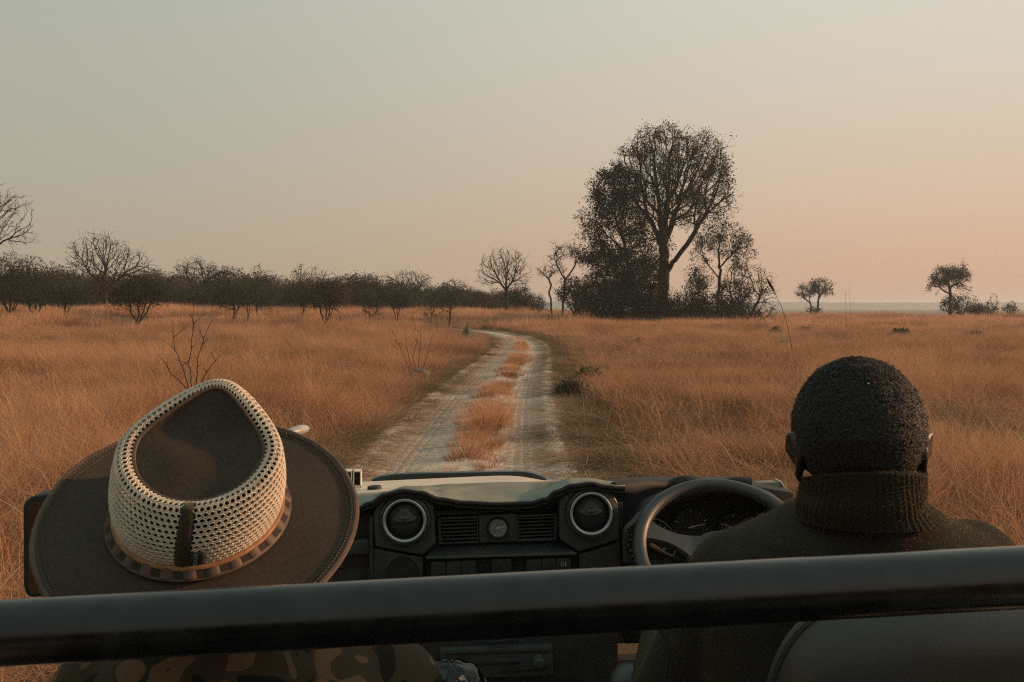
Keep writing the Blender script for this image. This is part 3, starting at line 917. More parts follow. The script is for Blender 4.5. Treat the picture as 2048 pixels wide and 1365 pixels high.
# bare trees rising from the wood on the left
make_tree('bare_tree', 'tall bare tree with spreading branches at the left end of the wood', 'tree', 88, -55,
    [[(-60, 650), (-58, 580), (-55, 520), (-50, 490)], [(-56, 530, 0), (-20, 500, .8)], [(-54, 505, 0), (-35, 465, -1)], [(-56, 515, 0), (-100, 470, 1)]],
    [(20, 440, 55, 58), (-40, 430, 70, 65), (40, 475, 38, 24), (-120, 450, 60, 50)], 900, 81, r0=0.02, expo=2.3, seg=0.4, kill=0.6, twigs=1.0, tw_len=0.8, shell=0.4, rmax=0.4)
make_tree('bare_tree', 'wide bare tree with a broad domed crown rising over the left wood', 'tree', 118, 212,
    [[(214, 640), (212, 600), (210, 575), (206, 560)], [(212, 580, 0), (236, 556, .8)], [(210, 572, 0), (188, 548, -1)], [(208, 565, 0), (204, 540, 1.2)]],
    [(200, 512, 62, 42), (252, 532, 52, 32), (165, 520, 38, 24), (296, 548, 28, 18)], 950, 82, r0=0.026, expo=2.3, seg=0.45, kill=0.62, twigs=1.0, tw_len=0.9, shell=0.4, rmax=0.5)
make_tree('bare_tree', 'broad flat-topped tree with thin leaf tufts rising behind the forked bush', 'tree', 128, 398,
    [[(400, 640), (398, 600), (396, 575)], [(398, 585, 0), (378, 568, .8)], [(397, 578, 0), (420, 560, -.8)]],
    [(400, 545, 44, 22), (440, 556, 36, 20), (362, 554, 24, 14)], 480, 83, r0=0.028, seg=0.45, kill=0.65, twigs=1.3, tw_len=0.8, leaf=M_leaf, per=3, lsize=0.22, lspread=0.2, leaf_keep=0.5, rmax=0.4)
make_tree('bare_tree', 'spindly dead tree with a broken crooked top in the grass before the wood', 'tree', 104, 512,
    [[(512, 652), (514, 600), (513, 575), (516, 555), (510, 540)], [(515, 558, 0), (523, 545, .3), (520, 535, .3)]], [(513, 545, 10, 10), (516, 572, 18, 8), (520, 600, 12, 14)], 60, 84, r0=0.022, seg=0.22, kill=0.4, twigs=1.6, tw_len=0.35, leaf=M_leaf_dry, per=2, lsize=0.2, leaf_keep=0.5, rmax=0.24)
make_tree('bare_tree', 'slim upright tree with a small oval crown rising above the wood', 'tree', 150, 601,
    [[(601, 640), (601, 590), (601, 565)]], [(601, 548, 10, 18)], 120, 85, r0=0.03, seg=0.4, kill=0.5, twigs=1.5, tw_len=0.6, leaf=M_leaf_dry, per=2, lsize=0.3, leaf_keep=0.5, rmax=0.2)
make_tree('bare_tree', 'pale-branched bare tree with a low domed crown right of the slim tree', 'tree', 118, 632,
    [[(634, 640), (630, 600), (628, 582)], [(630, 590, 0), (612, 570, .8)], [(629, 586, 0), (650, 562, -.8)]], [(630, 553, 28, 18), (655, 560, 24, 14), (612, 566, 14, 10)], 300, 86, r0=0.025, seg=0.42, kill=0.6, twigs=1.0, tw_len=0.7, bark=M_bark_pale, rmax=0.3)
make_tree('bare_tree', 'small rounded bare tree on the wood skyline between the pale-branched and spreading trees', 'tree', 165, 728,
    [[(730, 640), (729, 595), (728, 580)]], [(726, 564, 24, 16)], 220, 87, r0=0.03, seg=0.45, kill=0.65, twigs=1.2, tw_len=0.7, rmax=0.3)
make_tree('bare_tree', 'spreading flat-crowned bare tree on the wood skyline left of the track', 'tree', 150, 818,
    [[(816, 640), (818, 605), (819, 590)], [(818, 598, 0), (804, 580, .8)], [(818, 594, 0), (842, 572, -.8)]], [(822, 562, 42, 20), (782, 562, 20, 14), (848, 566, 18, 12)], 480, 88, r0=0.03, seg=0.45, kill=0.62, twigs=1.2, tw_len=0.8, rmax=0.42)
make_tree('bare_tree', 'hazy low bare tree on the wood skyline left of the vase tree', 'tree', 190, 910,
    [[(910, 640), (910, 600), (910, 585)]], [(910, 572, 28, 12)], 200, 89, r0=0.034, seg=0.5, kill=0.7, twigs=1.2, tw_len=0.8, rmax=0.3)
make_tree('bare_tree', 'squat bare tree with a dense rounded crown beside the tall bare tree', 'tree', 112, 80,
    [[(82, 640), (80, 600), (80, 575)], [(80, 585, 0), (60, 560, .6)], [(80, 580, 0), (100, 556, -.6)]], [(80, 545, 34, 26), (110, 565, 26, 18), (50, 560, 24, 20)], 380, 90, r0=0.025, seg=0.42, kill=0.6, twigs=1.3, tw_len=0.7, leaf=M_leaf_dry, per=1, lsize=0.3, leaf_keep=0.4, rmax=0.3)

# scrub trees standing in the grass in front of the wood
scrub = [(275, 648, 590, 52, 34, 72, 'many-stemmed spreading scrub tree in the grass below the wide bare tree', 4), (465, 648, 592, 40, 32, 76, 'forked scrub tree with two thin stems left of the spindly dead tree', 2),
         (492, 652, 606, 16, 22, 74, 'short scrub tree leaning on the spindly dead tree', 2), (650, 650, 595, 38, 34, 74, 'dark dense scrub tree with clustered stems right of the spindly dead tree', 4),
         (604, 640, 600, 18, 20, 86, 'thin two-stemmed scrub tree left of the dark dense one', 2), (897, 652, 610, 16, 24, 78, 'short dark stump-like scrub tree beside the far track bend', 2),
         (793, 640, 605, 22, 18, 88, 'brownish scrub bush below the spreading skyline tree', 3), (128, 640, 592, 40, 30, 84, 'scrub tree with one bent limb below the squat bare tree', 2),
         (20, 630, 560, 60, 52, 92, 'dense dark scrub tree at the foot of the tall bare tree', 4), (70, 636, 590, 46, 30, 96, 'dusky scrub bush filling the gap below the squat bare tree', 3),
         (540, 640, 625, 10, 14, 82, 'small bare scrub sprout right of the spindly dead tree', 2), (745, 640, 622, 20, 14, 84, 'low straggly scrub right of the dark dense scrub tree', 3), (860, 645, 622, 14, 12, 80, 'low twisted scrub left of the stump-like tree', 2)]
for k, (cx, by, cy, rx, ry, dd, lab, stems) in enumerate(scrub):
    tr = [[(cx, by + 6), (cx + 3, (by + cy) / 2), (cx + rx * .15, cy)]]
    for s in range(stems - 1):
        o_ = (-1) ** s * rx * (0.35 + 0.25 * (s // 2))
        tr.append([(cx, by + 2, 0.05), (cx + o_ * .5, (by + cy) / 2 + 4, .3 * (-1) ** s), (cx + o_, cy + 4, .5)])
    make_tree('scrub_tree', lab, 'scrub', dd, cx, tr, [(cx, cy, rx, ry), (cx - rx * .4, cy + 3, rx * .6, ry * .7), (cx + rx * .4, cy + 2, rx * .6, ry * .7)], int(120 + rx * 5), 100 + k,
        r0=0.015, seg=0.26, kill=0.40, twigs=1.8, tw_len=0.45, leaf=M_leaf_dry if k % 3 else M_leaf, per=3 if k in (0, 3, 8, 9) else 2, lsize=0.15, lspread=0.13, leaf_keep=0.8 if k in (0, 3, 8, 9) else 0.5, rmax=0.13, group='scrub trees in the grass before the wood')

# the wood behind: a hazy mass of scrub
def shrub_mesh(seed, leafy):
    rs = np.random.default_rng(seed)
    A = rs.normal(0, 1, (150, 3)); A /= np.linalg.norm(A, axis=1)[:, None]
    A *= (rs.uniform(0.1, 1, 150) ** (1 / 3))[:, None]
    A = A * np.array([2.6, 2.4, 1.9]) + np.array([0, 0, 2.6])
    A = A[A[:, 2] > 0.4]
    P, par = grow([[(0, 0, -0.1), (0.1, 0, 0.6), (0, 0.1, 1.1)], [(0.02, 0, .1), (-.8, .2, 1.2)], [(0.02, 0, .1), (.9, -.2, 1.3)]], A, 0.36, 0.55, rs=rs)
    me, ends = branch_mesh(P, par, 0.022, 2.2, rs, 1.4, 0.7, 0.16)
    me.materials.append(M_bark)
    if leafy:
        lm = leaf_mesh(ends, 6, 0.24, 0.22, rs)
        bm = bmesh.new(); bm.from_mesh(me); n0 = len(bm.faces); bm.from_mesh(lm); bm.faces.ensure_lookup_table()
        for f in list(bm.faces)[n0:]: f.material_index = 1
        bm.to_mesh(me); bm.free(); me.materials.append(M_leaf if leafy == 1 else M_leaf_dry)
    return me
wk = [shrub_mesh(300, 1), shrub_mesh(301, 2), shrub_mesh(302, 1), shrub_mesh(303, 0), shrub_mesh(304, 2)]
nw = 680
wd = rng.uniform(118, 300, nw) ** 1.0
wpx = np.where(rng.uniform(size=nw) < 0.76, rng.uniform(-160, 1075, nw), rng.uniform(-900, -160, nw))
wd = np.where(wpx > 880, np.maximum(wd, 150 + (wpx - 880) * 0.1), wd)
wx = (wpx - 1024) / F * wd
hpx = 46 - 0.016 * np.maximum(wpx, -160) + 10 * np.array([noise.noise(Vector((p * 0.012, dd * 0.02, 1))) for p, dd in zip(wpx, wd)])
hpx = np.where(wpx > 850, hpx - (wpx - 850) * 0.06, hpx)
hm = np.maximum(1.5, CAM_H + (hpx * (0.30 + 1.0 * rng.uniform(0, 1, nw) ** 1.9)) * wd / F)
o = scatter('distant_wood', wk, M_bark, np.stack([wx, wd, np.array([ground_z(a, b, 99) - 0.05 for a, b in zip(wx, wd)])], 1), rng.integers(0, 5, nw), rng.uniform(0, 6.28, nw), np.stack([hm / 4.4 * rng.uniform(.9, 1.3, nw), hm / 4.4 * rng.uniform(.9, 1.3, nw), hm / 4.4], 1))
tag(o, 'hazy grey-green scrub wood across the left horizon', 'wood', kind='stuff')

# leafless saplings in the grass
def sapling(name, label, px, D, stems, group=None):
    root = empty(name, foot(px, D)); tag(root, label, 'sapling', group)
    rs = np.random.default_rng(int(px))
    for s in stems:
        mb = MB()
        pts = [Vector(pxy(a, b, D, px, c)) for a, b, c in s]
        out = []
        for i in range(len(pts) - 1):
            for k in range(4): out.append(pts[i].lerp(pts[i + 1], k / 4) + Vector(rs.normal(0, 0.008, 3)))
        out.append(pts[-1])
        mb.tube(out, [(0.009 if px < 600 else 0.011) * (1 - 0.75 * i / len(out)) for i in range(len(out))], 6)
        for i in range(3, len(out) - 1):
            if rs.uniform() < 0.6:
                dv = Vector((rs.choice([-1, 1]) * rs.uniform(.4, 1), rs.normal(0, .5), rs.uniform(.3, 1))).normalized()
                L = rs.uniform(0.06, 0.28)
                e = out[i] + dv * L
                mb.tube([out[i], out[i] + dv * L * .5 + Vector((0, 0, .01)), e], [0.006, 0.004, 0.002], 5)
                if rs.uniform() < .5: mb.tube([e - dv * L * .4, e + Vector((dv.z * .3 * L, 0, abs(dv.x) * .4 * L))], [0.004, 0.0015], 4)
        mb.build('stem', M_bark, root)
    return root
sapling('sapling', 'leggy leafless sapling of four stems rising from the left grass', 385, 15.5,
    [[(375, 780, 0), (360, 735, .1), (342, 690, .1), (338, 640, .15)], [(382, 780, 0), (378, 730, 0), (390, 660, -.1), (392, 612, -.1)], [(390, 780, 0), (398, 720, -.1), (415, 665, -.1), (432, 640, -.15)],
     [(395, 780, 0), (415, 735, .1), (436, 712, .1)], [(378, 782, 0), (350, 750, -.1), (318, 708, -.1)]])
sapling('sapling', 'leafless sapling of thin wavy stems at the left track edge', 832, 27.0,
    [[(828, 760, 0), (812, 725, .1), (796, 690, .1), (784, 662, .1)], [(832, 760, 0), (815, 710, .1), (808, 655, .1)], [(834, 758, 0), (826, 715, 0), (832, 690, 0), (838, 658, 0)], [(836, 760, 0), (838, 715, -.1), (842, 660, -.1)],
     [(838, 762, 0), (852, 720, -.1), (866, 668, -.1)]])
# leaning reed and thin stalks near the right-hand thicket
def reed(label, D, pts, r, head):
    root = empty('reed', foot(pts[0][0], D)); tag(root, label, 'reed')
    P = [Vector(pxy(a, b, D, pts[0][0])) for a, b in pts]
    mb = MB(); mb.tube(P, [r * (1 - .5 * i / len(P)) for i in range(len(P))], 6); mb.build('stem', M_straw_dark, root)
    if head:
        a, b = P[-2], P[-1]
        mb = MB(); mb.tube([a.lerp(b, k / 8) for k in range(9)], [head * math.sin(math.pi * (k + .6) / 9.2) + .002 for k in range(9)], 7); mb.build('seed_head', M_leaf_dry, root)
M_straw_dark = mat('brown_stalk', (0.10, 0.060, 0.032), 0.9, var=0.2, vscale=30)
reed('tall reed with a dark seed head leaning left beside the twiggy shrub', 30.0, [(1585, 700), (1572, 640), (1562, 612), (1548, 585), (1532, 556)], 0.011, 0.035)
reed('thin upright dry stalk on the plain right of the close pair of trees', 40.0, [(1706, 690), (1702, 640), (1697, 575)], 0.006, 0)
reed('shorter thin upright dry stalk beside the taller one on the plain', 40.0, [(1695, 690), (1692, 640), (1690, 582)], 0.006, 0)
# fallen branch in the left grass
root = empty('fallen_branch', foot(60, 62)); tag(root, 'grey fallen branch lying in the grass far left', 'branch')
mb = MB(); mb.tube([pxy(a, b, 62, 60) for a, b in ((-60, 676), (-10, 670), (30, 666), (70, 664), (105, 660), (128, 657))], [.11, .10, .09, .08, .05, .02], 7)
mb.tube([pxy(a, b, 62, 60) for a, b in ((30, 666), (45, 660), (52, 650))], [.05, .04, .01], 6); mb.build('limb', M_bark_pale, root)

# low grey-green cushions and stones in the grass
def cushion(label, px, D, w, h, seed, leafy=True, group='low grey-green shrublets in the grass'):
    rs = np.random.default_rng(seed)
    s = D / F
    root = empty('shrublet', foot(px, D)); tag(root, label, 'shrub', group)
    n = 700
    v = rs.normal(0, 1, (n, 3)); v /= np.linalg.norm(v, axis=1)[:, None]; v[:, 2] = np.abs(v[:, 2])
    lump = np.array([1 + .35 * noise.noise(Vector(p) * 2.2 + Vector((seed, 0, 0))) for p in v])[:, None]
    C = v * lump * rs.uniform(.45, 1, n)[:, None] ** .5 * np.array([w * s / 2, w * s / 2, h * s])
    link('foliage', leaf_mesh(C, 4, 0.09 * (D / 30) ** .5, 0.05, rs), M_leaf_grey, root)
    mb = MB()
    for k in range(7):
        e = C[rs.integers(n)]
        mb.tube([(0, 0, -.03), (e[0] * .5, e[1] * .5, e[2] * .6), tuple(e)], [.012, .009, .004], 5)
    mb.build('stems', M_bark, root)
for k, (px, D_, w, h, lab) in enumerate([(1143, 21, 60, 26, 'grey-green shrublet spilling over the right track edge'), (1272, 46, 34, 14, 'small grey-green shrublet in the grass right of the track bend'), (1180, 26, 40, 16, 'flat grey-green shrublet just beyond the right track edge'),
                                    (1802, 62, 44, 16, 'dark shrublet low on the plain beyond the driver'), (1798, 44, 34, 10, 'flat shrublet nearer on the plain beyond the driver'), (1610, 66, 40, 14, 'dusky shrublet on the plain right of the leaning reed'), (1552, 60, 24, 20, 'round pale shrublet beside the foot of the reed'),
                                    (1562, 46, 30, 10, 'flat pale shrublet below the leaning reed'), (1720, 27, 90, 22, 'wide grey shrublet rising behind the driver head'), (90, 48, 70, 16, 'flat grey-green shrublet in the left grass below the fallen branch'), (1950, 58, 40, 12, 'small shrublet far right on the plain'),
                                    (770, 40, 26, 12, 'small dark shrublet left of the wavy sapling'), (700, 60, 34, 14, 'small dark shrublet in the grass before the dense scrub')]):
    cushion(lab, px, D_, w, h, 400 + k)
M_stone = mat('grey_stone', (0.09, 0.09, 0.08), 0.9, var=0.3, vscale=4, bump=0.8, bscale=9, bdist=0.05)
def stone(name, label, px, D, w, h, seed, cat, m=None):
    s = D / F
    bm = bmesh.new(); bmesh.ops.create_icosphere(bm, subdivisions=4, radius=1)
    for v in bm.verts:
        f = 1 + .28 * noise.noise(v.co * 1.4 + Vector((seed, 0, 0))) + .10 * noise.noise(v.co * 4 + Vector((seed, 3, 0)))
        v.co = Vector((v.co.x * w * s / 2, v.co.y * w * s / 2, max(-.15, v.co.z) * h * s * (1 if v.co.z > 0 else .3))) * f
    for f in bm.faces: f.smooth = True
    me = bpy.data.meshes.new(name); bm.to_mesh(me); bm.free()
    o = link(name, me, m or M_stone); o.location = foot(px, D, 0.0); tag(o, label, cat)
stone('termite_mound', 'small grey termite mound at the inside of the track bend', 936, 51, 32, 32, 1.0, 'mound', mat('grey_earth', (0.075, 0.07, 0.058), 0.95, var=.3, vscale=5, bump=.8, bscale=10, bdist=.05))
stone('stone', 'dark rounded stone at the foot of the wavy sapling', 840, 26.2, 44, 22, 2.0, 'stone')
stone('stone', 'small half-buried stone on the left verge beyond the wavy sapling', 893, 33, 30, 10, 3.0, 'stone')

# ------------------------------------------------------------------ haze
mb = MB(); mb.box((600, 1200, 8.0), (7000, 5200, 27.0))
haze = mb.mesh('haze', smooth=False)
hm_ = bpy.data.materials.new('dusty_air'); hm_.use_nodes = True
ht = hm_.node_tree; ht.nodes.clear()
ho = ht.nodes.new('ShaderNodeOutputMaterial'); hv = ht.nodes.new('ShaderNodeVolumePrincipled')
hv.inputs['Color'].default_value = (0.80, 0.90, 0.94, 1)
hv.inputs['Density'].default_value = 0.00045
hv.inputs['Anisotropy'].default_value = 0.25
ht.links.new(hv.outputs[0], ho.inputs['Volume'])
tag(link('haze', haze, hm_), 'thin dusty evening air over the plain', kind='stuff')
# ------------------------------------------------------------------ the open vehicle
M_plastic = mat('black_dash_plastic', (0.016, 0.020, 0.019), 0.5, col2=(0.030, 0.031, 0.027), vscale=28, detail=9, bump=0.25, bscale=700, bdist=0.0006)
M_plastic_lt = mat('charcoal_plastic', (0.042, 0.053, 0.050), 0.45, col2=(0.055, 0.062, 0.055), vscale=24, detail=9, bump=0.25, bscale=700, bdist=0.0006)
M_dark = mat('matte_black', (0.008, 0.009, 0.008), 0.7, var=0.2, vscale=20)
M_soft = mat('black_padding', (0.012, 0.012, 0.011), 0.8, var=0.3, vscale=30, bump=0.3, bscale=300, bdist=0.001)
M_silver = mat('satin_silver', (0.34, 0.37, 0.37), 0.38, metal=0.6, var=0.08, vscale=30)
M_canvas = mat('grey_canvas', (0.19, 0.20, 0.165), 0.95, var=0.16, vscale=9, bump=0.35, bscale=500, bdist=0.0008, spec=0.05)
M_tan = mat('sand_paint', (0.60, 0.53, 0.41), 0.30, var=0.07, vscale=6, bump=0.05, bscale=60)
M_tube = mat('black_powder_coat', (0.006, 0.0078, 0.0076), 0.22, spec=0.5, var=0.5, vscale=40, detail=10, bump=0.10, bscale=900, bdist=0.0004)
M_vinyl = mat('grey_black_vinyl', (0.026, 0.028, 0.025), 0.42, col2=(0.040, 0.042, 0.038), vscale=7, bump=0.35, bscale=260, bdist=0.0008)
M_rubber = mat('black_rubber', (0.012, 0.012, 0.012), 0.75)
M_glass_dark = mat('mirror_glass', (0.16, 0.17, 0.17), 0.06, metal=1.0)  # reflection of the dark interior is put into this colour
M_print = mat('white_print', (0.62, 0.63, 0.58), 0.6)
M_clock = mat('grey_clock_face', (0.20, 0.20, 0.18), 0.5, var=0.15, vscale=120)
M_leatherblack = mat('wheel_leather', (0.030, 0.034, 0.032), 0.48, var=0.15, vscale=20, bump=0.5, bscale=420, bdist=0.0008)
M_rust = mat('brown_grime', (0.10, 0.055, 0.03), 0.7, var=0.3, vscale=40)

YAW, ROLL = R(3.2), R(-2.1)
VM = Matrix.Translation((0, 0, 0.0)) @ Matrix.Rotation(YAW, 4, 'Z') @ Matrix.Translation((0, 0, 1.0)) @ Matrix.Rotation(ROLL, 4, 'Y') @ Matrix.Translation((0, 0, -1.0))
VI = VM.inverted()
veh = empty('safari_vehicle'); veh.matrix_world = VM
tag(veh, 'open-topped sand-coloured safari vehicle with a black dashboard and canvas dash cover', 'vehicle')

def vl(px, py, yl):
    """vehicle-frame (x, z) where the ray of a photograph pixel meets the vehicle plane y = yl"""
    c = VI @ Vector((0, 0, CAM_H))
    d = (VI.to_3x3() @ (at(px, py, 1.0) - Vector((0, 0, CAM_H))))
    t = (yl - c.y) / d.y
    p = c + d * t
    return (p.x, p.z)
def v3(px, py, yl):
    x, z = vl(px, py, yl)
    return Vector((x, yl, z))
def facing(p, tilt=0.0, yaw=0.0):
    """frame at p whose local z looks back at the seats (towards -y), tilted up by tilt"""
    return Matrix.Translation(p) @ Matrix.Rotation(yaw, 4, 'Z') @ Matrix.Rotation(R(90) - tilt, 4, 'X')
def outline(pts, yl):
    return [vl(a, b, yl) for a, b in pts]
def panel(name, pts, y0, y1, m, parent=None, bevel=0.004, seg=2):
    mb = MB(); mb.prism(outline(pts, y0), y0, y1)
    return mb.build(name, m, parent or veh, bevel=bevel, seg=seg)

# --- dashboard shell
YD = 2.0
dash = panel('dashboard', [(300, 1076), (760, 1054), (1000, 1044), (1246, 1036), (1246, 1290), (300, 1316)], YD + 0.058, YD + 0.34, M_plastic, bevel=0.01)
panel('fascia', [(300, 1062), (560, 1044), (700, 1032), (760, 1016), (880, 1014), (1120, 1010), (1246, 1006), (1246, 1120), (300, 1150)], YD + 0.054, YD + 0.066, M_plastic, dash, 0.003)
panel('pod_panel', [(746, 1026), (760, 1000), (800, 984), (838, 988), (868, 1008), (871, 1088), (846, 1112), (800, 1104), (750, 1094)], YD - 0.005, YD + 0.06, M_plastic_lt, dash, 0.006, 3)
panel('pod_panel', [(1117, 1000), (1142, 980), (1182, 972), (1222, 982), (1236, 1005), (1240, 1080), (1158, 1106), (1120, 1080)], YD - 0.005, YD + 0.06, M_plastic_lt, dash, 0.006, 3)
panel('lower_panel', [(746, 1097), (800, 1107), (846, 1115), (847, 1210), (746, 1215)], YD + 0.002, YD + 0.06, M_plastic, dash, 0.004)
panel('lower_panel', [(1158, 1110), (1240, 1084), (1243, 1200), (1160, 1205)], YD + 0.002, YD + 0.06, M_plastic, dash, 0.004)
panel('switch_panel', [(850, 1112), (1156, 1103), (1158, 1205), (850, 1212)], YD + 0.022, YD + 0.06, M_dark, dash, 0.003)
# sloping shelf under the centre vents
mb = MB()
a, b, c, d = v3(872, 1090, YD + 0.05), v3(1117, 1083, YD + 0.05), v3(1154, 1105, YD - 0.012), v3(850, 1114, YD - 0.012)
dn = Vector((0, 0, -0.006))
mb.add([a, b, c, d, a + dn, b + dn, c + dn, d + dn], [(0, 1, 2, 3), (7, 6, 5, 4), (0, 4, 5, 1), (1, 5, 6, 2), (2, 6, 7, 3), (3, 7, 4, 0)])
mb.build('shelf', M_plastic_lt, dash, bevel=0.0025)
# centre vent frames and slats
for (x0, x1, s) in ((876, 956, 0), (1034, 1114, 1)):
    t0 = 1036 if s == 0 else 1031
    mb = MB()
    o_ = outline([(x0, t0), (x1, t0 - 3), (x1 + 1, t0 + 50), (x0 + 1, t0 + 53)], YD + 0.028)
    i_ = outline([(x0 + 6, t0 + 4), (x1 - 2, t0 + 1), (x1 - 1, t0 + 47), (x0 + 7, t0 + 50)], YD + 0.028)
    if s: i_ = outline([(x0 + 3, t0 + 4), (x1 - 6, t0 + 1), (x1 - 5, t0 + 45), (x0 + 4, t0 + 48)], YD + 0.028)
    vs = []
    for yy in (YD + 0.028, YD + 0.056):
        vs += [(x, yy, z) for x, z in o_] + [(x, yy, z) for x, z in i_]
    fs = []
    for k in range(4):
        n2 = (k + 1) % 4
        fs += [(k, n2, 4 + n2, 4 + k), (4 + k, 4 + n2, 12 + n2, 12 + k), (k, 8 + k, 8 + n2, n2)]
    mb.add(vs, fs); mb.build('vent_frame', M_plastic_lt, dash, bevel=0.001)
    mb = MB(); mb.prism(i_, YD + 0.050, YD + 0.053); mb.build('vent_back', M_dark, dash)
    for k in range(6):
        u = (k + 0.7) / 6.3
        pl = Vector((i_[0][0], 0, i_[0][1])).lerp(Vector((i_[3][0], 0, i_[3][1])), u); pr = Vector((i_[1][0], 0, i_[1][1])).lerp(Vector((i_[2][0], 0, i_[2][1])), u)
        mb = MB()
        th = Vector((0, 0, 0.0016))
        f0, f1 = Vector((0, YD + 0.026, 0.0022)), Vector((0, YD + 0.049, -0.004))
        mb.add([pl + f0 + th, pr + f0 + th, pr + f1 + th, pl + f1 + th, pl + f0 - th, pr + f0 - th, pr + f1 - th, pl + f1 - th], [(0, 1, 2, 3), (7, 6, 5, 4), (0, 4, 5, 1), (1, 5, 6, 2), (2, 6, 7, 3), (3, 7, 4, 0)])
        mb.build('slat', M_plastic_lt, dash, bevel=0.0006, seg=1)
# clock
ck = panel('clock', [(957, 1031), (1033, 1028), (1037, 1083), (959, 1086)], YD + 0.030, YD + 0.058, M_plastic_lt, bevel=0.002)
pc = v3(996, 1056, YD + 0.030)
CF = facing(pc)
mb = MB(); mb.lathe([(0.0200, 0), (0.0232, 0), (0.0235, 0.004), (0.0222, 0.006), (0.0200, 0.0055), (0.0188, 0.001)], 40, CF); mb.build('bezel', M_dark, ck)
mb = MB(); mb.disc(0.0192, 40, CF, 0.0012); mb.build('clock_face', M_clock, ck)
def quad_on(mb, Fm, x0, y0, x1, y1, w0, w1, z):
    d = Vector((x1 - x0, y1 - y0, 0)).normalized(); n = Vector((-d.y, d.x, 0))
    a, b = Vector((x0, y0, z)), Vector((x1, y1, z))
    mb.add([Fm @ (a - n * w0), Fm @ (b - n * w1), Fm @ (b + n * w1), Fm @ (a + n * w0)], [(0, 1, 2, 3)])
for (an, ln, w) in ((R(15), 0.0165, 0.0011), (R(-28), 0.0135, 0.0007)):
    mb = MB(); quad_on(mb, CF, -0.004 * math.cos(an), -0.004 * math.sin(an), ln * math.cos(an), ln * math.sin(an), w, w * 0.5, 0.0026); mb.build('clock_hand', M_print, ck)
mb = MB()
for k in range(12):
    an = k * math.pi / 6
    quad_on(mb, CF, 0.0145 * math.cos(an), 0.0145 * math.sin(an), 0.0170 * math.cos(an), 0.0170 * math.sin(an), 0.0005, 0.0005, 0.0018)
mb.build('hour_marks', M_print, ck)
for px in (979, 1016):
    mb = MB(); mb.lathe([(0.0005, 0.004), (0.0035, 0.0035), (0.0042, 0.001), (0.0042, 0)], 16, facing(v3(px, 1078.5 if px < 1000 else 1077.5, YD + 0.030))); mb.build('knob', M_plastic, ck)
# round eyeball vents
for (px, py) in ((810, 1040), (1181, 1026)):
    p = v3(px, py, YD - 0.006)
    Fm = facing(p, R(4))
    mb = MB(); mb.lathe([(0.050, 0), (0.0525, 0.006), (0.0510, 0.012), (0.046, 0.014), (0.0425, 0.012)], 56, Fm); av = mb.build('air_vent', M_plastic, veh)
    mb = MB(); mb.lathe([(0.0432, 0.012), (0.0436, 0.0155), (0.0410, 0.0168), (0.0378, 0.0150), (0.0372, 0.010)], 64, Fm); mb.build('silver_ring', M_silver, av)
    mb = MB(); mb.lathe([(0.0372, 0.010), (0.0368, 0.0035), (0.0352, 0.002), (0.0320, 0.0065), (0.022, 0.0105), (0.010, 0.0122), (0.0004, 0.0126)], 56, Fm); mb.build('vent_ball', M_dark, av)
    mb = MB()
    seg = 26
    for k in range(seg):                                           # the lid: upper part of the ball, its lip curved
        x = -0.026 + 0.052 * k / (seg - 1)
        zz = 0.0115 - (x / 0.03) ** 2 * 0.006
        y0 = -0.006 + (x / 0.026) ** 2 * 0.007
        mb.v += [tuple(Fm @ Vector((x, y0, zz + 0.003))), tuple(Fm @ Vector((x, y0 + 0.0035, zz + 0.0045))), tuple(Fm @ Vector((x, 0.006 + 0.018 * (1 - (x / 0.027) ** 2), zz - 0.001)))]
        if k: o = len(mb.v) - 6; mb.f += [(o, o + 3, o + 4, o + 1), (o + 1, o + 4, o + 5, o + 2)]
    mb.build('flap', M_plastic, av)
    mb = MB(); mb.add([Fm @ Vector(q_) for q_ in [(-0.011, 0.009, 0.0155), (0.012, 0.010, 0.0155), (0.010, 0.0035, 0.0165), (-0.009, 0.003, 0.0165), (-0.011, 0.009, 0.012), (0.012, 0.010, 0.012), (0.010, 0.0035, 0.012), (-0.009, 0.003, 0.012)]],
        [(0, 1, 2, 3), (0, 4, 5, 1), (1, 5, 6, 2), (2, 6, 7, 3), (3, 7, 4, 0)]); mb.build('finger_tab', M_plastic_lt, av, bevel=0.001)
# switches
def switch(x0, x1, y0, y1):
    o = panel('switch', [(x0, y0), (x1, y0 - 1), (x1, y1 - 1), (x0, y1)], YD + 0.012, YD + 0.03, M_plastic_lt, bevel=0.0022, seg=2)
    mb = MB(); mb.prism(outline([(x0 + 3, y0 + 10), (x1 - 3, y0 + 9), (x1 - 3, y1 - 5), (x0 + 3, y1 - 4)], YD + 0.0105), YD + 0.0105, YD + 0.013); mb.build('rocker', M_plastic, o, bevel=0.001)
    return o
for k in range(3): switch(862 + k * 30.5, 891 + k * 30.5, 1124 - k, 1166 - k)
hz = switch(984, 1023, 1118, 1164)
tri_ = MB()
for a, b in ((0, 1), (1, 2), (2, 0)):
    T_ = [(996, 1143), (1006, 1131), (1011, 1142)]
    p, q_ = v3(*T_[a], YD + 0.009), v3(*T_[b], YD + 0.009)
    tri_.tube([p, q_], 0.0004, 4)
tri_.build('hazard_mark', mat('faint_print', (0.10, 0.10, 0.09), 0.6), hz)
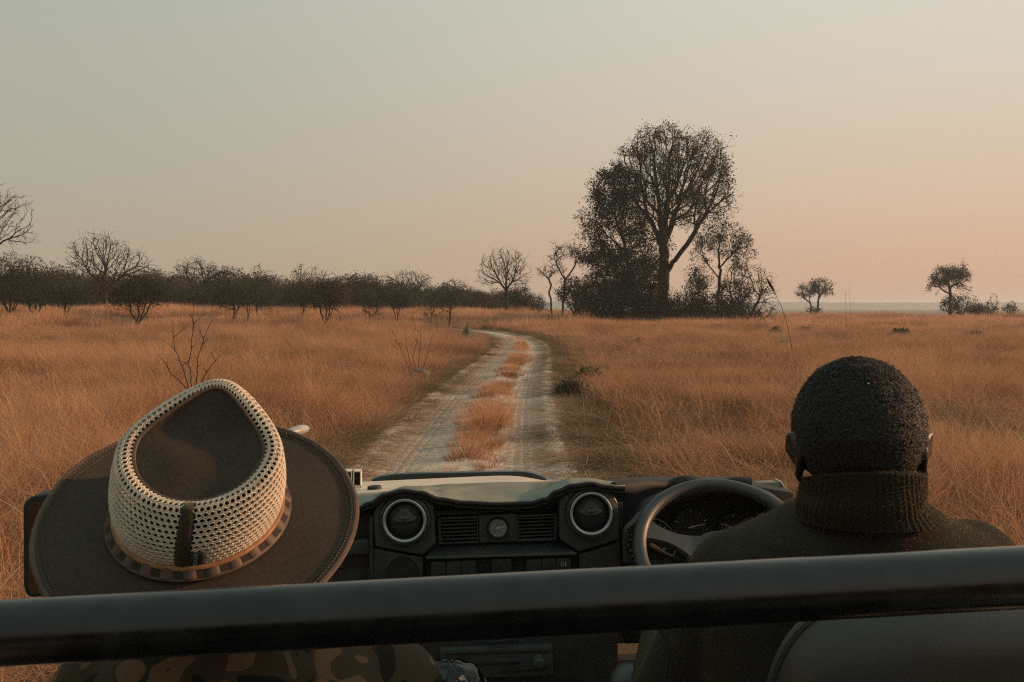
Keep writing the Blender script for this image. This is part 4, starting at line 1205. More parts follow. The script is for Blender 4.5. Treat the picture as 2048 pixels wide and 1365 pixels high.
for k in range(3):
    o = switch(1053 + k * 30, 1082 + k * 30, 1119 - k, 1160 - k)
    if k == 2:                                                     # fog lamp mark: lens and crossed beams
        mb = MB()
        c0 = v3(1125, 1129, YD + 0.009)
        ring_ = [c0 + Vector((0.0030 * math.cos(t), 0, 0.0045 * math.sin(t))) for t in [i * math.pi / 8 for i in range(17)]]
        mb.tube(ring_, 0.0004, 4, cap=False)
        for j in range(3): mb.tube([c0 + Vector((0.005, 0, 0.003 - 0.003 * j)), c0 + Vector((0.0085, 0, 0.0022 - 0.003 * j))], 0.0004, 4)
        mb.tube([c0 + Vector((0.0066, 0, 0.005)), c0 + Vector((0.0072, 0, 0)), c0 + Vector((0.0066, 0, -0.005))], 0.0004, 4)
        mb.build('fog_lamp_mark', M_print, o)
# round hole in the left lower panel
p = v3(806, 1146, YD + 0.001)
mb = MB(); mb.lathe([(0.0355, -0.002), (0.0360, 0.0015), (0.0345, 0.003), (0.0335, 0.0)], 48, facing(p)); hol = mb.build('speaker_hole', M_plastic_lt, veh)
mb = MB(); mb.disc(0.0338, 40, facing(p), 0.0006); mb.build('hole_grille', M_dark, hol)
# passenger shelf and grab trough left of the centre
panel('glove_shelf', [(300, 1092), (740, 1078), (742, 1110), (300, 1126)], YD + 0.02, YD + 0.30, M_plastic_lt, dash, 0.008)
panel('end_rib', [(738, 1035), (746, 1030), (748, 1210), (740, 1210)], YD - 0.002, YD + 0.06, M_plastic, dash, 0.003)

# --- canvas cover draped over the dash top
edge_px = [(290, 1058), (420, 1050), (520, 1045), (600, 1040), (660, 1034), (706, 1022), (738, 1006), (772, 988), (808, 980), (842, 984), (880, 997), (930, 1004), (1000, 1007), (1060, 1005), (1092, 997), (1112, 982), (1145, 970), (1182, 966), (1214, 972), (1240, 975), (1250, 975)]
back_py = [(290, 1014), (520, 996), (700, 986), (760, 983), (850, 968), (900, 964), (1000, 961), (1100, 959), (1160, 958), (1250, 960)]
def interp(tab, x):
    for (a, b), (c, d) in zip(tab[:-1], tab[1:]):
        if a <= x <= c:
            t = (x - a) / (c - a); t = t * t * (3 - 2 * t)
            return b + (d - b) * t
    return tab[-1][1] if x > tab[-1][0] else tab[0][1]
rows = []
NX, NY = 190, 26
for i in range(NX):
    px = 290 + (1250 - 290) * i / (NX - 1)
    fe = interp(edge_px, px)
    row = []
    f = v3(px, fe, YD - 0.022)
    bk = v3(px, interp(back_py, px) + 4, YD + 0.36)
    row.append(f + Vector((0, 0.004, -0.010))); row.append(f + Vector((0, -0.001, -0.005)))
    for j in range(NY):
        t = j / (NY - 1)
        p = f.lerp(bk, t)
        p.z += 0.006 * math.sin(math.pi * t) * min(1.0, max(0.0, (1008 - fe) / 28))
        fold = noise.noise(Vector((px * 0.010, t * 1.4, 3))) * 0.007 + noise.noise(Vector((px * 0.02 + t * 2, t * 2, 8))) * 0.0022
        w_ = math.sin(math.pi * min(1, t * 1.05 + 0.03))
        p.z += fold * w_ - 0.005 * math.exp(-((px - 1108) / 14) ** 2) * w_ + 0.003 * math.exp(-((px - 850 - 120 * t) / 18) ** 2) * w_
        row.append(p)
    rows.append(row)
mb = MB(); mb.grid(rows); cv = mb.build('dash_cover', M_canvas, veh)
sm = cv.modifiers.new('thick', 'SOLIDIFY'); sm.thickness = 0.003; sm.offset = -1
ep = []
for i in range(NX):
    px = 290 + (1250 - 290) * i / (NX - 1)
    ep.append(v3(px, interp(edge_px, px) + 2, YD - 0.026))
mb = MB(); mb.tube(ep, 0.0042, 8); mb.build('cover_binding', M_soft, cv)
mb = MB()                                                         # padded roll of the dash under the cover's hem
rows = []
for i in range(NX):
    px = 290 + (1250 - 290) * i / (NX - 1)
    fe = interp(edge_px, px)
    top = v3(px, fe + 3, YD - 0.020); bot = v3(px, max(fe + 10, 1022 if 860 < px < 1120 else fe + 14), YD + 0.05)
    rows.append([top, top + Vector((0, -0.004, -0.008)), top.lerp(bot, 0.5) + Vector((0, -0.010, -0.004)), bot])
mb.grid(rows); mb.build('crash_pad', M_soft, dash)
mb = MB()
for i in range(0, 98):                                           # stitches along the hem
    px = 560 + i * 6.9
    q0 = v3(px, interp(edge_px, px) - 3.0, YD - 0.020); q1 = v3(px + 3.4, interp(edge_px, px + 3.4) - 3.0, YD - 0.020)
    mb.tube([q0, q1], 0.0005, 4)
o = mb.build('stitching', M_canvas, cv); o['kind'] = 'stuff'

# --- bonnet, front wings, doors, sill
def bonnet_pt(u, v):
    """u across -1..1, v 0 near .. 1 front"""
    y = 2.34 + 0.98 * v
    cx = -0.045 - 0.06 * v
    hw = 0.60 - 0.02 * v
    z0 = vl(1000, 972, 2.34)[1]; z1 = vl(960, 955, 3.32)[1]
    z = z0 + (z1 - z0) * v + 0.012 * math.sin(math.pi * v)
    e = abs(u) ** 6
    flat = 0.020 * (1 / (1 + math.exp((abs(u) - 0.52) * 26)))
    return Vector((cx + hw * u, y, z - 0.055 * e + flat - 0.020 - 0.04 * max(0, v - 0.93) / 0.07 * 0.8))
mb = MB()                                                         # black padded roll along the top of the driver's side and the scuttle behind it
rp = []
for i in range(30):
    px = 1226 + (1500 - 1226) * i / 29
    rp.append(v3(px, 976 - 9 * min(1, i / 14) + 1.5 * math.sin(i * .7), 2.02 + 0.10 * min(1, i / 12)))
mb.tube(rp, [0.012 + 0.004 * math.sin(i * .5) for i in range(30)], 12); mb.build('pad_roll', M_soft, dash)
mb = MB(); mb.prism(outline([(1200, 976), (1300, 968), (1480, 967), (1590, 985), (1596, 1280), (1200, 1290)], 2.20), 2.20, 2.30); mb.build('scuttle_panel', M_dark, dash, bevel=0.01)
mb = MB(); mb.prism(outline([(300, 1018), (760, 992), (1000, 976), (1240, 972), (1240, 1200), (300, 1220)], 2.33), 2.33, 2.35); mb.build('scuttle_panel', M_dark, dash)
rows = [[bonnet_pt(-1 + 2 * i / 60, j / 24) for j in range(25)] for i in range(61)]
mb = MB(); mb.grid(rows); bon = mb.build('bonnet', M_tan, veh)
sm = bon.modifiers.new('thick', 'SOLIDIFY'); sm.thickness = 0.012; sm.offset = -1
mb = MB()                                                         # dark guard standing across the front of the bonnet
gp = [(744, 957), (760, 951), (790, 946.5), (840, 944.5), (920, 943), (1000, 941.5), (1042, 941), (1062, 943.5), (1080, 949), (1092, 955)]
rows = []
for k, (a, b) in enumerate(gp):
    hgt = 0.014 if k in (0, 9) else (0.024 if k in (1, 8) else 0.032)
    t = v3(a, b, 3.36)
    rows.append([t + Vector((0, 0.05, -hgt)), t + Vector((0, 0.012, -0.004)), t, t + Vector((0, -0.012, -0.003)), t + Vector((0, -0.018, -hgt * 0.7)), t + Vector((0, -0.012, -hgt - 0.01))])
mb.grid(rows, cv=True); mb.f.append(tuple(range(6))); mb.f.append(tuple(range(len(mb.v) - 6, len(mb.v))))
mb.build('bonnet_guard', M_tube, bon)
p = v3(749, 979, 2.42)
mb = MB(); mb.lathe([(0.0005, 0.009), (0.016, 0.008), (0.0172, 0.006), (0.0172, -0.010), (0.019, -0.012), (0.019, -0.02)], 28, Matrix.Translation(p)); mb.build('bonnet_cap', M_dark, bon)
# hinge bracket of the folded windscreen, left
mb = MB()
for (x0, x1) in ((687, 704), (706, 722)):
    for (a, b, c, d) in ((x0, 942, x1, 945), (x0, 972, x1, 976), (x0, 942, x0 + 2, 976), (x1 - 2, 942, x1, 976)):
        mb.prism(outline([(a, b), (c, b), (c, d), (a, d)], 2.50), 2.50, 2.53)
hb = mb.build('windscreen_bracket', M_tan, veh, bevel=0.001)
mb = MB(); mb.prism(outline([(689, 944), (721, 944), (721, 974), (689, 974)], 2.515), 2.517, 2.522); mb.build('rubber_pad', M_dark, hb)
# right-hand end of the dash top
mb = MB(); mb.prism(outline([(1480, 968), (1548, 964), (1560, 966), (1578, 990), (1572, 1012), (1480, 1012)], 2.26), 2.26, 2.29); mb.build('dash_corner', M_canvas, veh, bevel=0.006)
mb = MB(); mb.prism(outline([(1560, 963), (1564, 964), (1583, 992), (1578, 995)], 2.255), 2.255, 2.295); mb.build('lit_edge', M_tan, veh, bevel=0.001)  # low sun on the corner's edge, put in as a sand-coloured strip
# raised air intake on the left wing
mb = MB()
ap = v3(596, 861, 3.05)
prof = []
for t, w, h in ((-0.05, 0.018, 0.012), (-0.04, 0.032, 0.018), (0.0, 0.038, 0.021), (0.035, 0.034, 0.018), (0.045, 0.020, 0.010)):
    prof.append([ap + Vector((t * 0.3, t, 0)) + Vector((w * 0.6 * math.cos(a), 0, h * 0.7 * math.sin(a))) for a in [k * math.pi / 6 for k in range(12)]])
mb.grid(prof, cv=True); mb.f.append(tuple(range(12))); mb.f.append(tuple(range(48, 60)))
q0 = ap + Vector((-0.02, 0, -0.01))
mb.tube([q0, q0 + Vector((-0.06, 0, -0.05)), q0 + Vector((-0.08, 0, -0.2)), q0 + Vector((-0.08, 0.02, -0.46))], 0.018, 12)
mb.build('air_intake', mat('weathered_pale_plastic', (0.30, 0.31, 0.29), 0.45, var=0.2, vscale=20), veh)
# wings and doors
def slab(name, pts_xz, y0, y1, m, bevel=0.02): 
    mb = MB(); mb.prism(pts_xz, y0, y1); return mb.build(name, m, veh, bevel=bevel, seg=3)
for s in (-1, 1):
    slab('front_wing', [(s * 0.54 - 0.05, 1.10), (s * 0.86 - 0.05, 1.06), (s * 0.88 - 0.05, 0.62), (s * 0.54 - 0.05, 0.66)], 2.36, 3.34, M_tan)
    dr = slab('door', [(s * 0.80, 0.96), (s * 0.845, 0.96), (s * 0.87, 0.50), (s * 0.82, 0.50)], 0.95, 1.95, M_tan)
    mb = MB(); mb.box((s * 0.872, 1.12, 0.86), (0.02, 0.12, 0.025)); mb.build('handle', M_dark, dr, bevel=0.004)
slab('front_panel', [(-0.60, 1.16), (0.50, 1.16), (0.50, 0.55), (-0.60, 0.55)], 3.30, 3.36, M_tan)
slab('floor', [(-0.8, 0.52), (0.8, 0.52), (0.8, 0.46), (-0.8, 0.46)], -0.6, 2.36, M_dark)
slab('bulkhead', [(-0.8, 1.05), (0.8, 1.05), (0.8, 0.5), (-0.8, 0.5)], 2.30, 2.36, M_dark)
# road wheels
for (wx, wy) in ((-0.74, 2.85), (0.74, 2.85), (-0.74, 0.1), (0.74, 0.1)):
    Mw = Matrix.Translation((wx, wy, 0.40)) @ Matrix.Rotation(R(90), 4, 'Y')
    mb = MB(); mb.lathe([(0.22, -0.10), (0.34, -0.115), (0.385, -0.09), (0.395, 0), (0.385, 0.09), (0.34, 0.115), (0.22, 0.10)], 40, Mw); w_ = mb.build('wheel', M_rubber, veh)
    mb = MB(); mb.lathe([(0.0005, 0.05), (0.08, 0.06), (0.12, 0.02), (0.2, 0.03), (0.225, 0.09), (0.225, -0.09), (0.0005, -0.05)], 32, Mw); mb.build('rim', M_silver, w_)
# left door mirror
p0 = [(45, 1012), (52, 1000), (66, 993), (100, 988), (170, 985), (185, 992), (188, 1170), (178, 1190), (60, 1196), (50, 1188), (46, 1170)]
mir = panel('door_mirror', p0, 1.62, 1.68, M_dark, bevel=0.006, seg=3)
mb = MB(); mb.prism(outline([(56, 1016), (64, 1004), (100, 998), (166, 995), (176, 1002), (178, 1165), (170, 1182), (64, 1188), (57, 1178)], 1.617), 1.6165, 1.619); mb.build('mirror_glass', M_glass_dark, mir)
mb = MB(); mb.tube([v3(150, 1190, 1.66), v3(180, 1240, 1.70), v3(200, 1300, 1.85)], 0.012, 8); mb.build('mirror_arm', M_dark, mir)

# --- instrument binnacle and gauges
YB = 2.10
mb = MB()
arch_o = [(1246, 1125), (1246, 1062), (1262, 1040), (1290, 1012), (1325, 988), (1365, 974), (1410, 966), (1470, 966), (1520, 976), (1556, 996), (1580, 1030), (1590, 1125)]
arch_i = [(1253, 1125), (1253, 1072), (1270, 1052), (1300, 1028), (1335, 1006), (1372, 994), (1412, 985), (1465, 986), (1508, 996), (1540, 1014), (1566, 1042), (1576, 1125)]
A0 = [v3(a, b, YB - 0.115) for a, b in arch_o]; A1 = [v3(a, b, YB - 0.115) for a, b in arch_i]
A2 = [v3(a + 4, b + 8, YB) for a, b in arch_i]; A3 = [v3(a, b, YB + 0.06) for a, b in arch_o]
def smooth_rows(rows_, k=4):
    out = []
    for r in rows_:
        n_ = []
        for i in range(len(r) - 1):
            p0_, p1_, p2_, p3_ = r[max(i - 1, 0)], r[i], r[i + 1], r[min(i + 2, len(r) - 1)]
            for s in range(k):
                t = s / k
                n_.append(0.5 * ((2 * p1_) + (p2_ - p0_) * t + (2 * p0_ - 5 * p1_ + 4 * p2_ - p3_) * t * t + (3 * p1_ - p0_ - 3 * p2_ + p3_) * t ** 3))
        n_.append(r[-1]); out.append(n_)
    return out
mb.grid(smooth_rows([A3, A0, [a.lerp(b, 0.5) + Vector((0, -0.006, 0)) for a, b in zip(A0, A1)], A1, A2])); bn = mb.build('instrument_binnacle', M_plastic_lt, veh)
mb = MB(); mb.prism(outline([(1248, 1130), (1250, 1060), (1300, 1010), (1360, 985), (1420, 975), (1500, 982), (1560, 1010), (1586, 1060), (1586, 1130)], YB + 0.004), YB + 0.004, YB + 0.07); mb.build('gauge_board', M_dark, bn)
mb = MB(); mb.prism(outline([(1246, 1120), (1590, 1120), (1590, 1280), (1246, 1290)], YB - 0.02), YB - 0.02, YB + 0.2); mb.build('lower_dash', M_plastic, dash, bevel=0.008)
def gauge(px, py, rpx, ticks, needle, big):
    p = v3(px, py, YB - 0.004); r = rpx * (YB) / F
    Fm = facing(p, R(6))
    mb = MB(); mb.lathe([(r * 1.0, 0), (r * 1.02, 0.008), (r * 0.97, 0.010), (r * 0.94, 0.004)], 48, Fm); g = mb.build('gauge', M_silver if big else M_plastic_lt, veh)
    mb = MB(); mb.disc(r * 0.95, 40, Fm, 0.003); mb.build('dial', M_dark, g)
    mb = MB()
    for k in range(ticks):
        an = R(225) - k * R(270) / (ticks - 1)
        i0 = 0.74 if k % 2 == 0 else 0.82
        quad_on(mb, Fm, r * i0 * math.cos(an), r * i0 * math.sin(an), r * 0.88 * math.cos(an), r * 0.88 * math.sin(an), 0.0007, 0.0007, 0.0042)
    mb.build('tick_marks', M_print, g)
    mb = MB(); quad_on(mb, Fm, -r * .15 * math.cos(needle), -r * .15 * math.sin(needle), r * .72 * math.cos(needle), r * .72 * math.sin(needle), 0.0012, 0.0005, 0.005); mb.build('needle', M_print, g)
    return g, Fm, r
g, Fm, r = gauge(1300, 1088, 52, 19, R(235), True)
def text_on(txt, Fm, x, y, size, m, parent, name='lettering', rot=0.0, z=0.0045):
    cu = bpy.data.curves.new(name, 'FONT'); cu.body = txt; cu.size = size; cu.align_x = 'CENTER'; cu.align_y = 'CENTER'
    tmp = bpy.data.objects.new(name, cu); COL.objects.link(tmp)
    dg = bpy.context.evaluated_depsgraph_get()
    me = bpy.data.meshes.new_from_object(tmp.evaluated_get(dg))
    bpy.data.objects.remove(tmp)
    me.transform(Fm @ Matrix.Translation((x, y, z)) @ Matrix.Rotation(rot, 4, 'Z'))
    me.materials.clear()
    return link(name, me, m, parent)
text_on('x1000', Fm, 0.002, -0.006, 0.0085, M_print, g)
text_on('60', Fm, 0.030, -0.012, 0.0075, M_print, g)
gauge(1382, 1054, 39, 9, R(10), False)
gauge(1467, 1058, 33, 9, R(150), False)
gauge(1545, 1088, 48, 19, R(215), True)

# --- steering wheel
wc = v3(1450, 1103, 1.86)
WR = 0.1625
SF = Matrix.Translation(wc) @ Matrix.Rotation(R(90 - 50), 4, 'X')      # wheel plane raked well back; local z towards the driver
mb = MB()
rows = []
NSEG = 96
for k in range(NSEG):
    a = 2 * math.pi * k / NSEG
    c = Vector((WR * math.cos(a), WR * math.sin(a), 0)); rd = Vector((math.cos(a), math.sin(a), 0))
    rows.append([SF @ (c + rd * 0.0135 * math.cos(t) + Vector((0, 0, 0.0145 * math.sin(t)))) for t in [2 * math.pi * j / 14 for j in range(14)]])
mb.grid(rows, cu=True, cv=True); sw = mb.build('steering_wheel', M_leatherblack, veh)
for an, w in ((R(158), 0.034), (R(22), 0.034), (R(236), 0.028), (R(304), 0.028)):
    mb = MB(); rows = []
    d_ = Vector((math.cos(an), math.sin(an), 0)); n_ = Vector((-d_.y, d_.x, 0))
    for t in np.linspace(0, 1, 9):
        rr = 0.045 + (WR - 0.040) * t
        ww = w * (1.25 - 0.75 * math.sin(math.pi * (t * 0.9 + 0.05))) * (1 - 0.15 * t)
        zz = -0.020 * (1 - t) ** 1.2
        rows.append([SF @ (d_ * rr + n_ * ww * a_ + Vector((0, 0, zz + b_))) for a_, b_ in ((-1, 0), (-0.85, 0.008), (0.85, 0.008), (1, 0), (0.85, -0.008), (-0.85, -0.008))])
    mb.grid(rows, cv=True); mb.f.append(tuple(range(6))); mb.f.append(tuple(range(len(mb.v) - 6, len(mb.v)))); mb.build('spoke', M_leatherblack, sw)
mb = MB(); mb.lathe([(0.0005, 0.012), (0.04, 0.010), (0.062, 0.0), (0.066, -0.015), (0.055, -0.04), (0.0005, -0.04)], 40, SF @ Matrix.Translation((0, 0, -0.018))); mb.build('horn_pad', M_plastic_lt, sw)
mb = MB(); mb.tube([SF @ Vector((0, 0, -0.05)), SF @ Vector((0, -0.02, -0.16)), SF @ Vector((0, -0.03, -0.30))], 0.038, 20); mb.build('steering_column', M_plastic, sw)
mb = MB(); mb.tube([SF @ Vector((-0.03, 0, -0.07)), SF @ Vector((-0.10, 0.045, -0.065)), SF @ Vector((-0.135, 0.06, -0.05))], [0.006, 0.006, 0.009], 10); mb.build('stalk', M_dark, sw)

# --- centre console under the dash
panel('console', [(845, 1230), (1235, 1215), (1240, 1420), (840, 1430)], 1.90, 2.06, M_plastic, bevel=0.01)
con = [o for o in veh.children if o.name.startswith('console')][0]
panel('radio', [(880, 1300), (1105, 1292), (1107, 1352), (882, 1360)], 1.885, 1.91, M_plastic_lt, con, 0.004)
for k, (a, b, c, d) in enumerate(((888, 1306, 1098, 1310), (890, 1330, 1040, 1333), (1000, 1341, 1098, 1344), (975, 1286, 1035, 1290))):
    panel('trim_line', [(a, b), (c, b - 6), (c, d - 6), (a, d)], 1.880 - 0.0005 * k, 1.888, M_dark if k % 2 else M_plastic, con, 0.0008)
pk = v3(1078, 1322, 1.880)
mb = MB(); mb.lathe([(0.0005, 0.018), (0.007, 0.018), (0.009, 0.015), (0.009, 0.004), (0.0115, 0.003), (0.0118, 0.0), (0.010, -0.001)], 28, facing(pk)); kn = mb.build('lighter_knob', M_plastic_lt, con)
mb = MB(); mb.lathe([(0.0105, 0.002), (0.0125, 0.0035), (0.0120, 0.0)], 28, facing(pk)); mb.build('chrome_ring', M_silver, kn)
pk = v3(1262, 1372, 1.70)
mb = MB(); mb.lathe([(0.0005, 0.040), (0.018, 0.037), (0.032, 0.024), (0.037, 0.004), (0.032, -0.018), (0.020, -0.032), (0.012, -0.05)], 32, Matrix.Translation(pk)); gk = mb.build('gear_knob', M_plastic_lt, veh)
mb = MB(); mb.tube([pk + Vector((0, 0, -0.04)), pk + Vector((0.01, 0.06, -0.30)), pk + Vector((0.01, 0.09, -0.5))], 0.010, 10); mb.build('gear_lever', M_dark, gk)

# --- grab bar behind the front seats
L0, L1 = v3(-160, 1275.5, 0.735), v3(2200, 1146, 0.735)
mb = MB(); mb.tube([L0.lerp(L1, k / 12) for k in range(13)], 0.0238, 48); gb = mb.build('grab_bar', M_tube, veh)
for e in (L0, L1):
    mb = MB(); mb.tube([e + Vector((0, 0, 0.0)), e + Vector((0, 0, -0.4)), Vector((e.x, e.y, 0.5))], 0.0238, 24); mb.build('bar_post', M_tube, gb)

# --- unseen rear tub and bench of the camera's row, added to darken the bar
for s in (-1, 1):
    slab('body_side', [(s * 0.80, 1.12), (s * 0.84, 1.12), (s * 0.86, 0.50), (s * 0.80, 0.50)], -1.60, 0.93, M_tan)
slab('tailgate', [(-0.80, 1.12), (0.80, 1.12), (0.80, 0.50), (-0.80, 0.50)], -1.64, -1.60, M_tan)
slab('bench_cushion', [(-0.72, 1.12), (0.72, 1.12), (0.72, 1.00), (-0.72, 1.00)], -0.45, 0.10, M_vinyl, 0.04)
slab('bench_back', [(-0.72, 1.62), (0.72, 1.62), (0.72, 1.06), (-0.72, 1.06)], -0.60, -0.47, M_vinyl, 0.04)
slab('bench_riser', [(-0.70, 1.00), (0.70, 1.00), (0.70, 0.52), (-0.70, 0.52)], -0.42, 0.06, M_dark)

# --- seats
def seat(cx, cy, zt, label):
    """seat with a rounded, piped backrest; zt is the top of the back"""
    W, H, T = 0.265, 0.60, 0.062
    def sh(u, v, off):
        # superellipse outline in x,z ; u angle, v 0..1 from centre to rim
        k = 5.0
        c, s = math.cos(u), math.sin(u)
        rx = W * abs(c) ** (2 / k) * (1 if c >= 0 else -1); rz = H / 2 * abs(s) ** (2 / k) * (1 if s >= 0 else -1)
        return rx * v, rz * v
    st = MB()
    for side in (-1, 1):
        rows = []
        for v in (0.0, 0.25, 0.5, 0.62, 0.66, 0.70, 0.8, 0.9, 0.96, 1.0):
            row = []
            for k in range(72):
                x, z = sh(2 * math.pi * k / 72, max(v, 1e-4), 0)
                d = T * (1 - v ** 5) ** 0.5 if v < 1 else 0
                groove = -0.010 * math.exp(-((v - 0.66) / 0.025) ** 2) + 0.006 * math.exp(-((v - 0.82) / 0.1) ** 2)
                row.append(Vector((x, side * (d + groove + 0.003 * noise.noise(Vector((x * 7, z * 7, side)))), z)))
            rows.append(row)
        st.grid(rows, cv=True)
    M_ = Matrix.Translation((cx, cy, zt - H / 2 * math.cos(R(12)))) @ Matrix.Rotation(R(12), 4, 'X')
    st.v = [tuple(M_ @ Vector(p)) for p in st.v]
    bk = st.build('backrest', M_vinyl, veh, merge=0.0005)
    for v, off, rr, nm_ in ((1.0, 0.0, 0.0055, 'piping'), (0.66, -1, 0.0045, 'seam')):
        pts = []
        for k in range(97):
            x, z = sh(2 * math.pi * k / 96, v, 0)
            y = off * (T * (1 - v ** 5) ** 0.5 - 0.008) if off else 0
            pts.append(M_ @ Vector((x, y, z)))
        mb = MB(); mb.tube(pts, rr, 8, cap=False); mb.build(nm_, M_vinyl, bk)
    mb = MB()
    rows = []
    for i in range(21):
        for_ = []
        for j in range(21):
            u, w = i / 10 - 1, j / 10 - 1
            for_.append(Vector((cx + 0.25 * u, cy + 0.30 + 0.24 * w, zt - 0.60 + 0.03 * (1 - u ** 6) * (1 - w ** 6))))
        rows.append(for_)
    mb.grid(rows)
    o = mb.build('seat_cushion', M_vinyl, veh); s_ = o.modifiers.new('thick', 'SOLIDIFY'); s_.thickness = 0.12; s_.offset = -1
    return bk
sx_, sz_ = vl(1905, 1224, 1.02)
seat(sx_ + 0.060, 1.06, sz_ + 0.034, '')
seat(-0.36, 1.02, sz_ - 0.12, '')
# thin cord of the driver's seat belt
mb = MB(); mb.tube([v3(1318, 1255, 1.25), v3(1334, 1282, 1.25), v3(1338, 1300, 1.25), v3(1332, 1345, 1.25), v3(1328, 1400, 1.25)], 0.0022, 6); mb.build('belt_cord', M_rubber, veh)
# ------------------------------------------------------------------ hat
M_felt = mat('brown_oiled_leather', (0.044, 0.031, 0.0195), 0.78, col2=(0.026, 0.020, 0.0135), vscale=260, bump=0.5, bscale=420, bdist=0.0007, detail=8, sheen=0.15, spec=0.25)
M_net = mat('cream_mesh', (0.54, 0.48, 0.38), 0.85, var=0.10, vscale=60, sheen=0.1, spec=0.2)
M_tanlea = mat('tan_leather', (0.26, 0.13, 0.06), 0.6, var=0.25, vscale=60, bump=0.2, bscale=300, bdist=0.0005)
M_bandlea = mat('brown_leather_band', (0.066, 0.038, 0.022), 0.65, var=0.3, vscale=50, bump=0.3, bscale=300, bdist=0.0006)
M_lining = mat('dark_lining', (0.020, 0.016, 0.012), 0.9)
M_tagcloth = mat('black_label_cloth', (0.012, 0.016, 0.016), 0.8)
M_thread = mat('pale_thread', (0.10, 0.078, 0.05), 0.8)

HP = at(401, 1028, 1.10)
HATM = Matrix.Translation(HP) @ Matrix.Rotation(R(4.7), 4, 'Y') @ Matrix.Rotation(R(28.9), 4, 'X') @ Matrix.Rotation(R(-1), 4, 'Z')
hat = empty('wide_brimmed_hat'); hat.matrix_world = HATM
tag(hat, 'wide-brimmed brown leather hat with a cream mesh crown on the passenger', 'hat')
BA, BB = 0.0832, 0.0902                               # crown base half-width and half-length
def base_r(a):
    """crown foot at angle a (0 = right, 90 = front)"""
    return Vector((BA * math.cos(a), BB * math.sin(a), 0))
def top_r(a):
    """outer edge of the crown's top: a teardrop, pointed at the front"""
    c, s = math.cos(a), math.sin(a)
    x = 0.0874 * c * (1 - 0.34 * max(0, s) ** 1.6)
    y = 0.0808 * s + (0.0082 * max(0, s) ** 3)
    z = 0.0918 + 0.0208 * s + 0.010 * max(0, s) ** 2
    return Vector((x + 0.010, y - 0.006, z))
def crown(a, v):
    """v 0 foot .. 0.80 top edge .. 1 rolled in on to the top plate"""
    b, t = base_r(a), top_r(a)
    if v <= 0.78:
        u = v / 0.78
        p = b.lerp(t, u)
        n = Vector((math.cos(a), math.sin(a), 0))
        return p + n * (0.010 * math.sin(math.pi * u) * (0.6 + 0.4 * math.sin(a + math.pi)))
    u = (v - 0.78) / 0.22
    n = Vector((t.x - 0.010, t.y, 0)).normalized()
    ph = u * R(150)
    rr = 0.0085
    return t - n * rr * (1 - math.cos(ph)) + Vector((0, 0, rr * math.sin(ph) * 0.9)) - n * 0.004 * u
def crown_n(a, v):
    e = 1e-3
    du = crown(a + e, v) - crown(a - e, v); dv = crown(a, min(1, v + e)) - crown(a, max(0, v - e))
    return du.cross(dv).normalized()
SA = -math.pi / 2 + 0.13                              # where the back strip sits
# mesh: staggered eyelets, each with a rounded rim round a real hole
NU, NV = 84, 17
vmap = lambda k: k / NV
V_, Q_ = [], []
for row in range(NV):
    for col in range(NU):
        ac = 2 * math.pi * (col + (0.5 if row % 2 else 0.0)) / NU
        vc = (row + 0.5) / NV
        da, dv = math.pi / NU, 1.0 / NV
        if abs(((ac - SA + math.pi) % (2 * math.pi)) - math.pi) < 0.075 and vc < 0.95: continue       # under the back strip
        nc = crown_n(ac, vc)
        base = len(V_)
        for ring, (k, h) in enumerate(((1.0, 0.0), (0.92, 0.0010), (0.84, 0.0007), (0.76, -0.0012))):
            for (dx, dy) in ((1, 0.0), (0.9, 0.55), (0.0, 1.0), (-0.9, 0.55), (-1, 0.0), (-0.9, -0.55), (0.0, -1.0), (0.9, -0.55)):
                kx, ky = dx, dy
                if ring == 0:
                    kx, ky = {(1, 0.0): (1, 0), (0.9, 0.55): (1, .5), (0.0, 1.0): (0, 1), (-0.9, 0.55): (-1, .5), (-1, 0.0): (-1, 0), (-0.9, -0.55): (-1, -.5), (0.0, -1.0): (0, -1), (0.9, -0.55): (1, -.5)}[(dx, dy)]
                    ky *= 1.02
                else:
                    kx, ky = dx * 0.87, dy * 0.79
                p = crown(ac + da * kx * k, min(1, max(0, vc + dv * 0.62 * ky * k))) + nc * h
                V_.append(p)
        for r_ in range(3):
            for j in range(8):
                a_, b_ = base + r_ * 8 + j, base + r_ * 8 + (j + 1) % 8
                Q_.append((a_, b_, b_ + 8, a_ + 8))
net = link('mesh_crown', np_mesh('mesh_crown', [tuple(p) for p in V_], Q_), M_net, hat)
rows = [[crown(2 * math.pi * k / 72, v) - crown_n(2 * math.pi * k / 72, v) * 0.006 for k in range(72)] for v in (0.0, 0.2, 0.4, 0.6, 0.74, 0.80)]
mb = MB(); mb.grid(rows, cv=True); mb.build('lining', M_lining, net)
# top plate: soft leather with a shallow dish and pinched front
rows = []
for k in range(16):
    f = k / 15
    row = []
    for j in range(96):
        a = 2 * math.pi * j / 96
        rim = crown(a, 0.995)
        ctr = Vector((0.010, -0.010, 0.094))
        p = ctr.lerp(rim, f)
        z_in = 0.100 + 0.0208 * (p.y / 0.088) * 0.9
        p.z = rim.z * f ** 3 + (z_in - 0.006) * (1 - f ** 3)
        pinch = math.exp(-((p.x - 0.030) / 0.020) ** 2 - ((p.y - 0.040) / 0.03) ** 2) + math.exp(-((p.x + 0.030) / 0.020) ** 2 - ((p.y - 0.040) / 0.03) ** 2)
        p.z += -0.010 * pinch * (1 - f ** 4) + 0.008 * math.exp(-(p.x / 0.014) ** 2) * max(0, p.y / 0.08) * (1 - f ** 4) + 0.004 * noise.noise(p * 26) * (1 - f ** 4)
        row.append(p)
    rows.append(row)
mb = MB(); mb.grid(rows, cv=True); mb.build('crown_top', M_felt, hat, merge=0.0003)
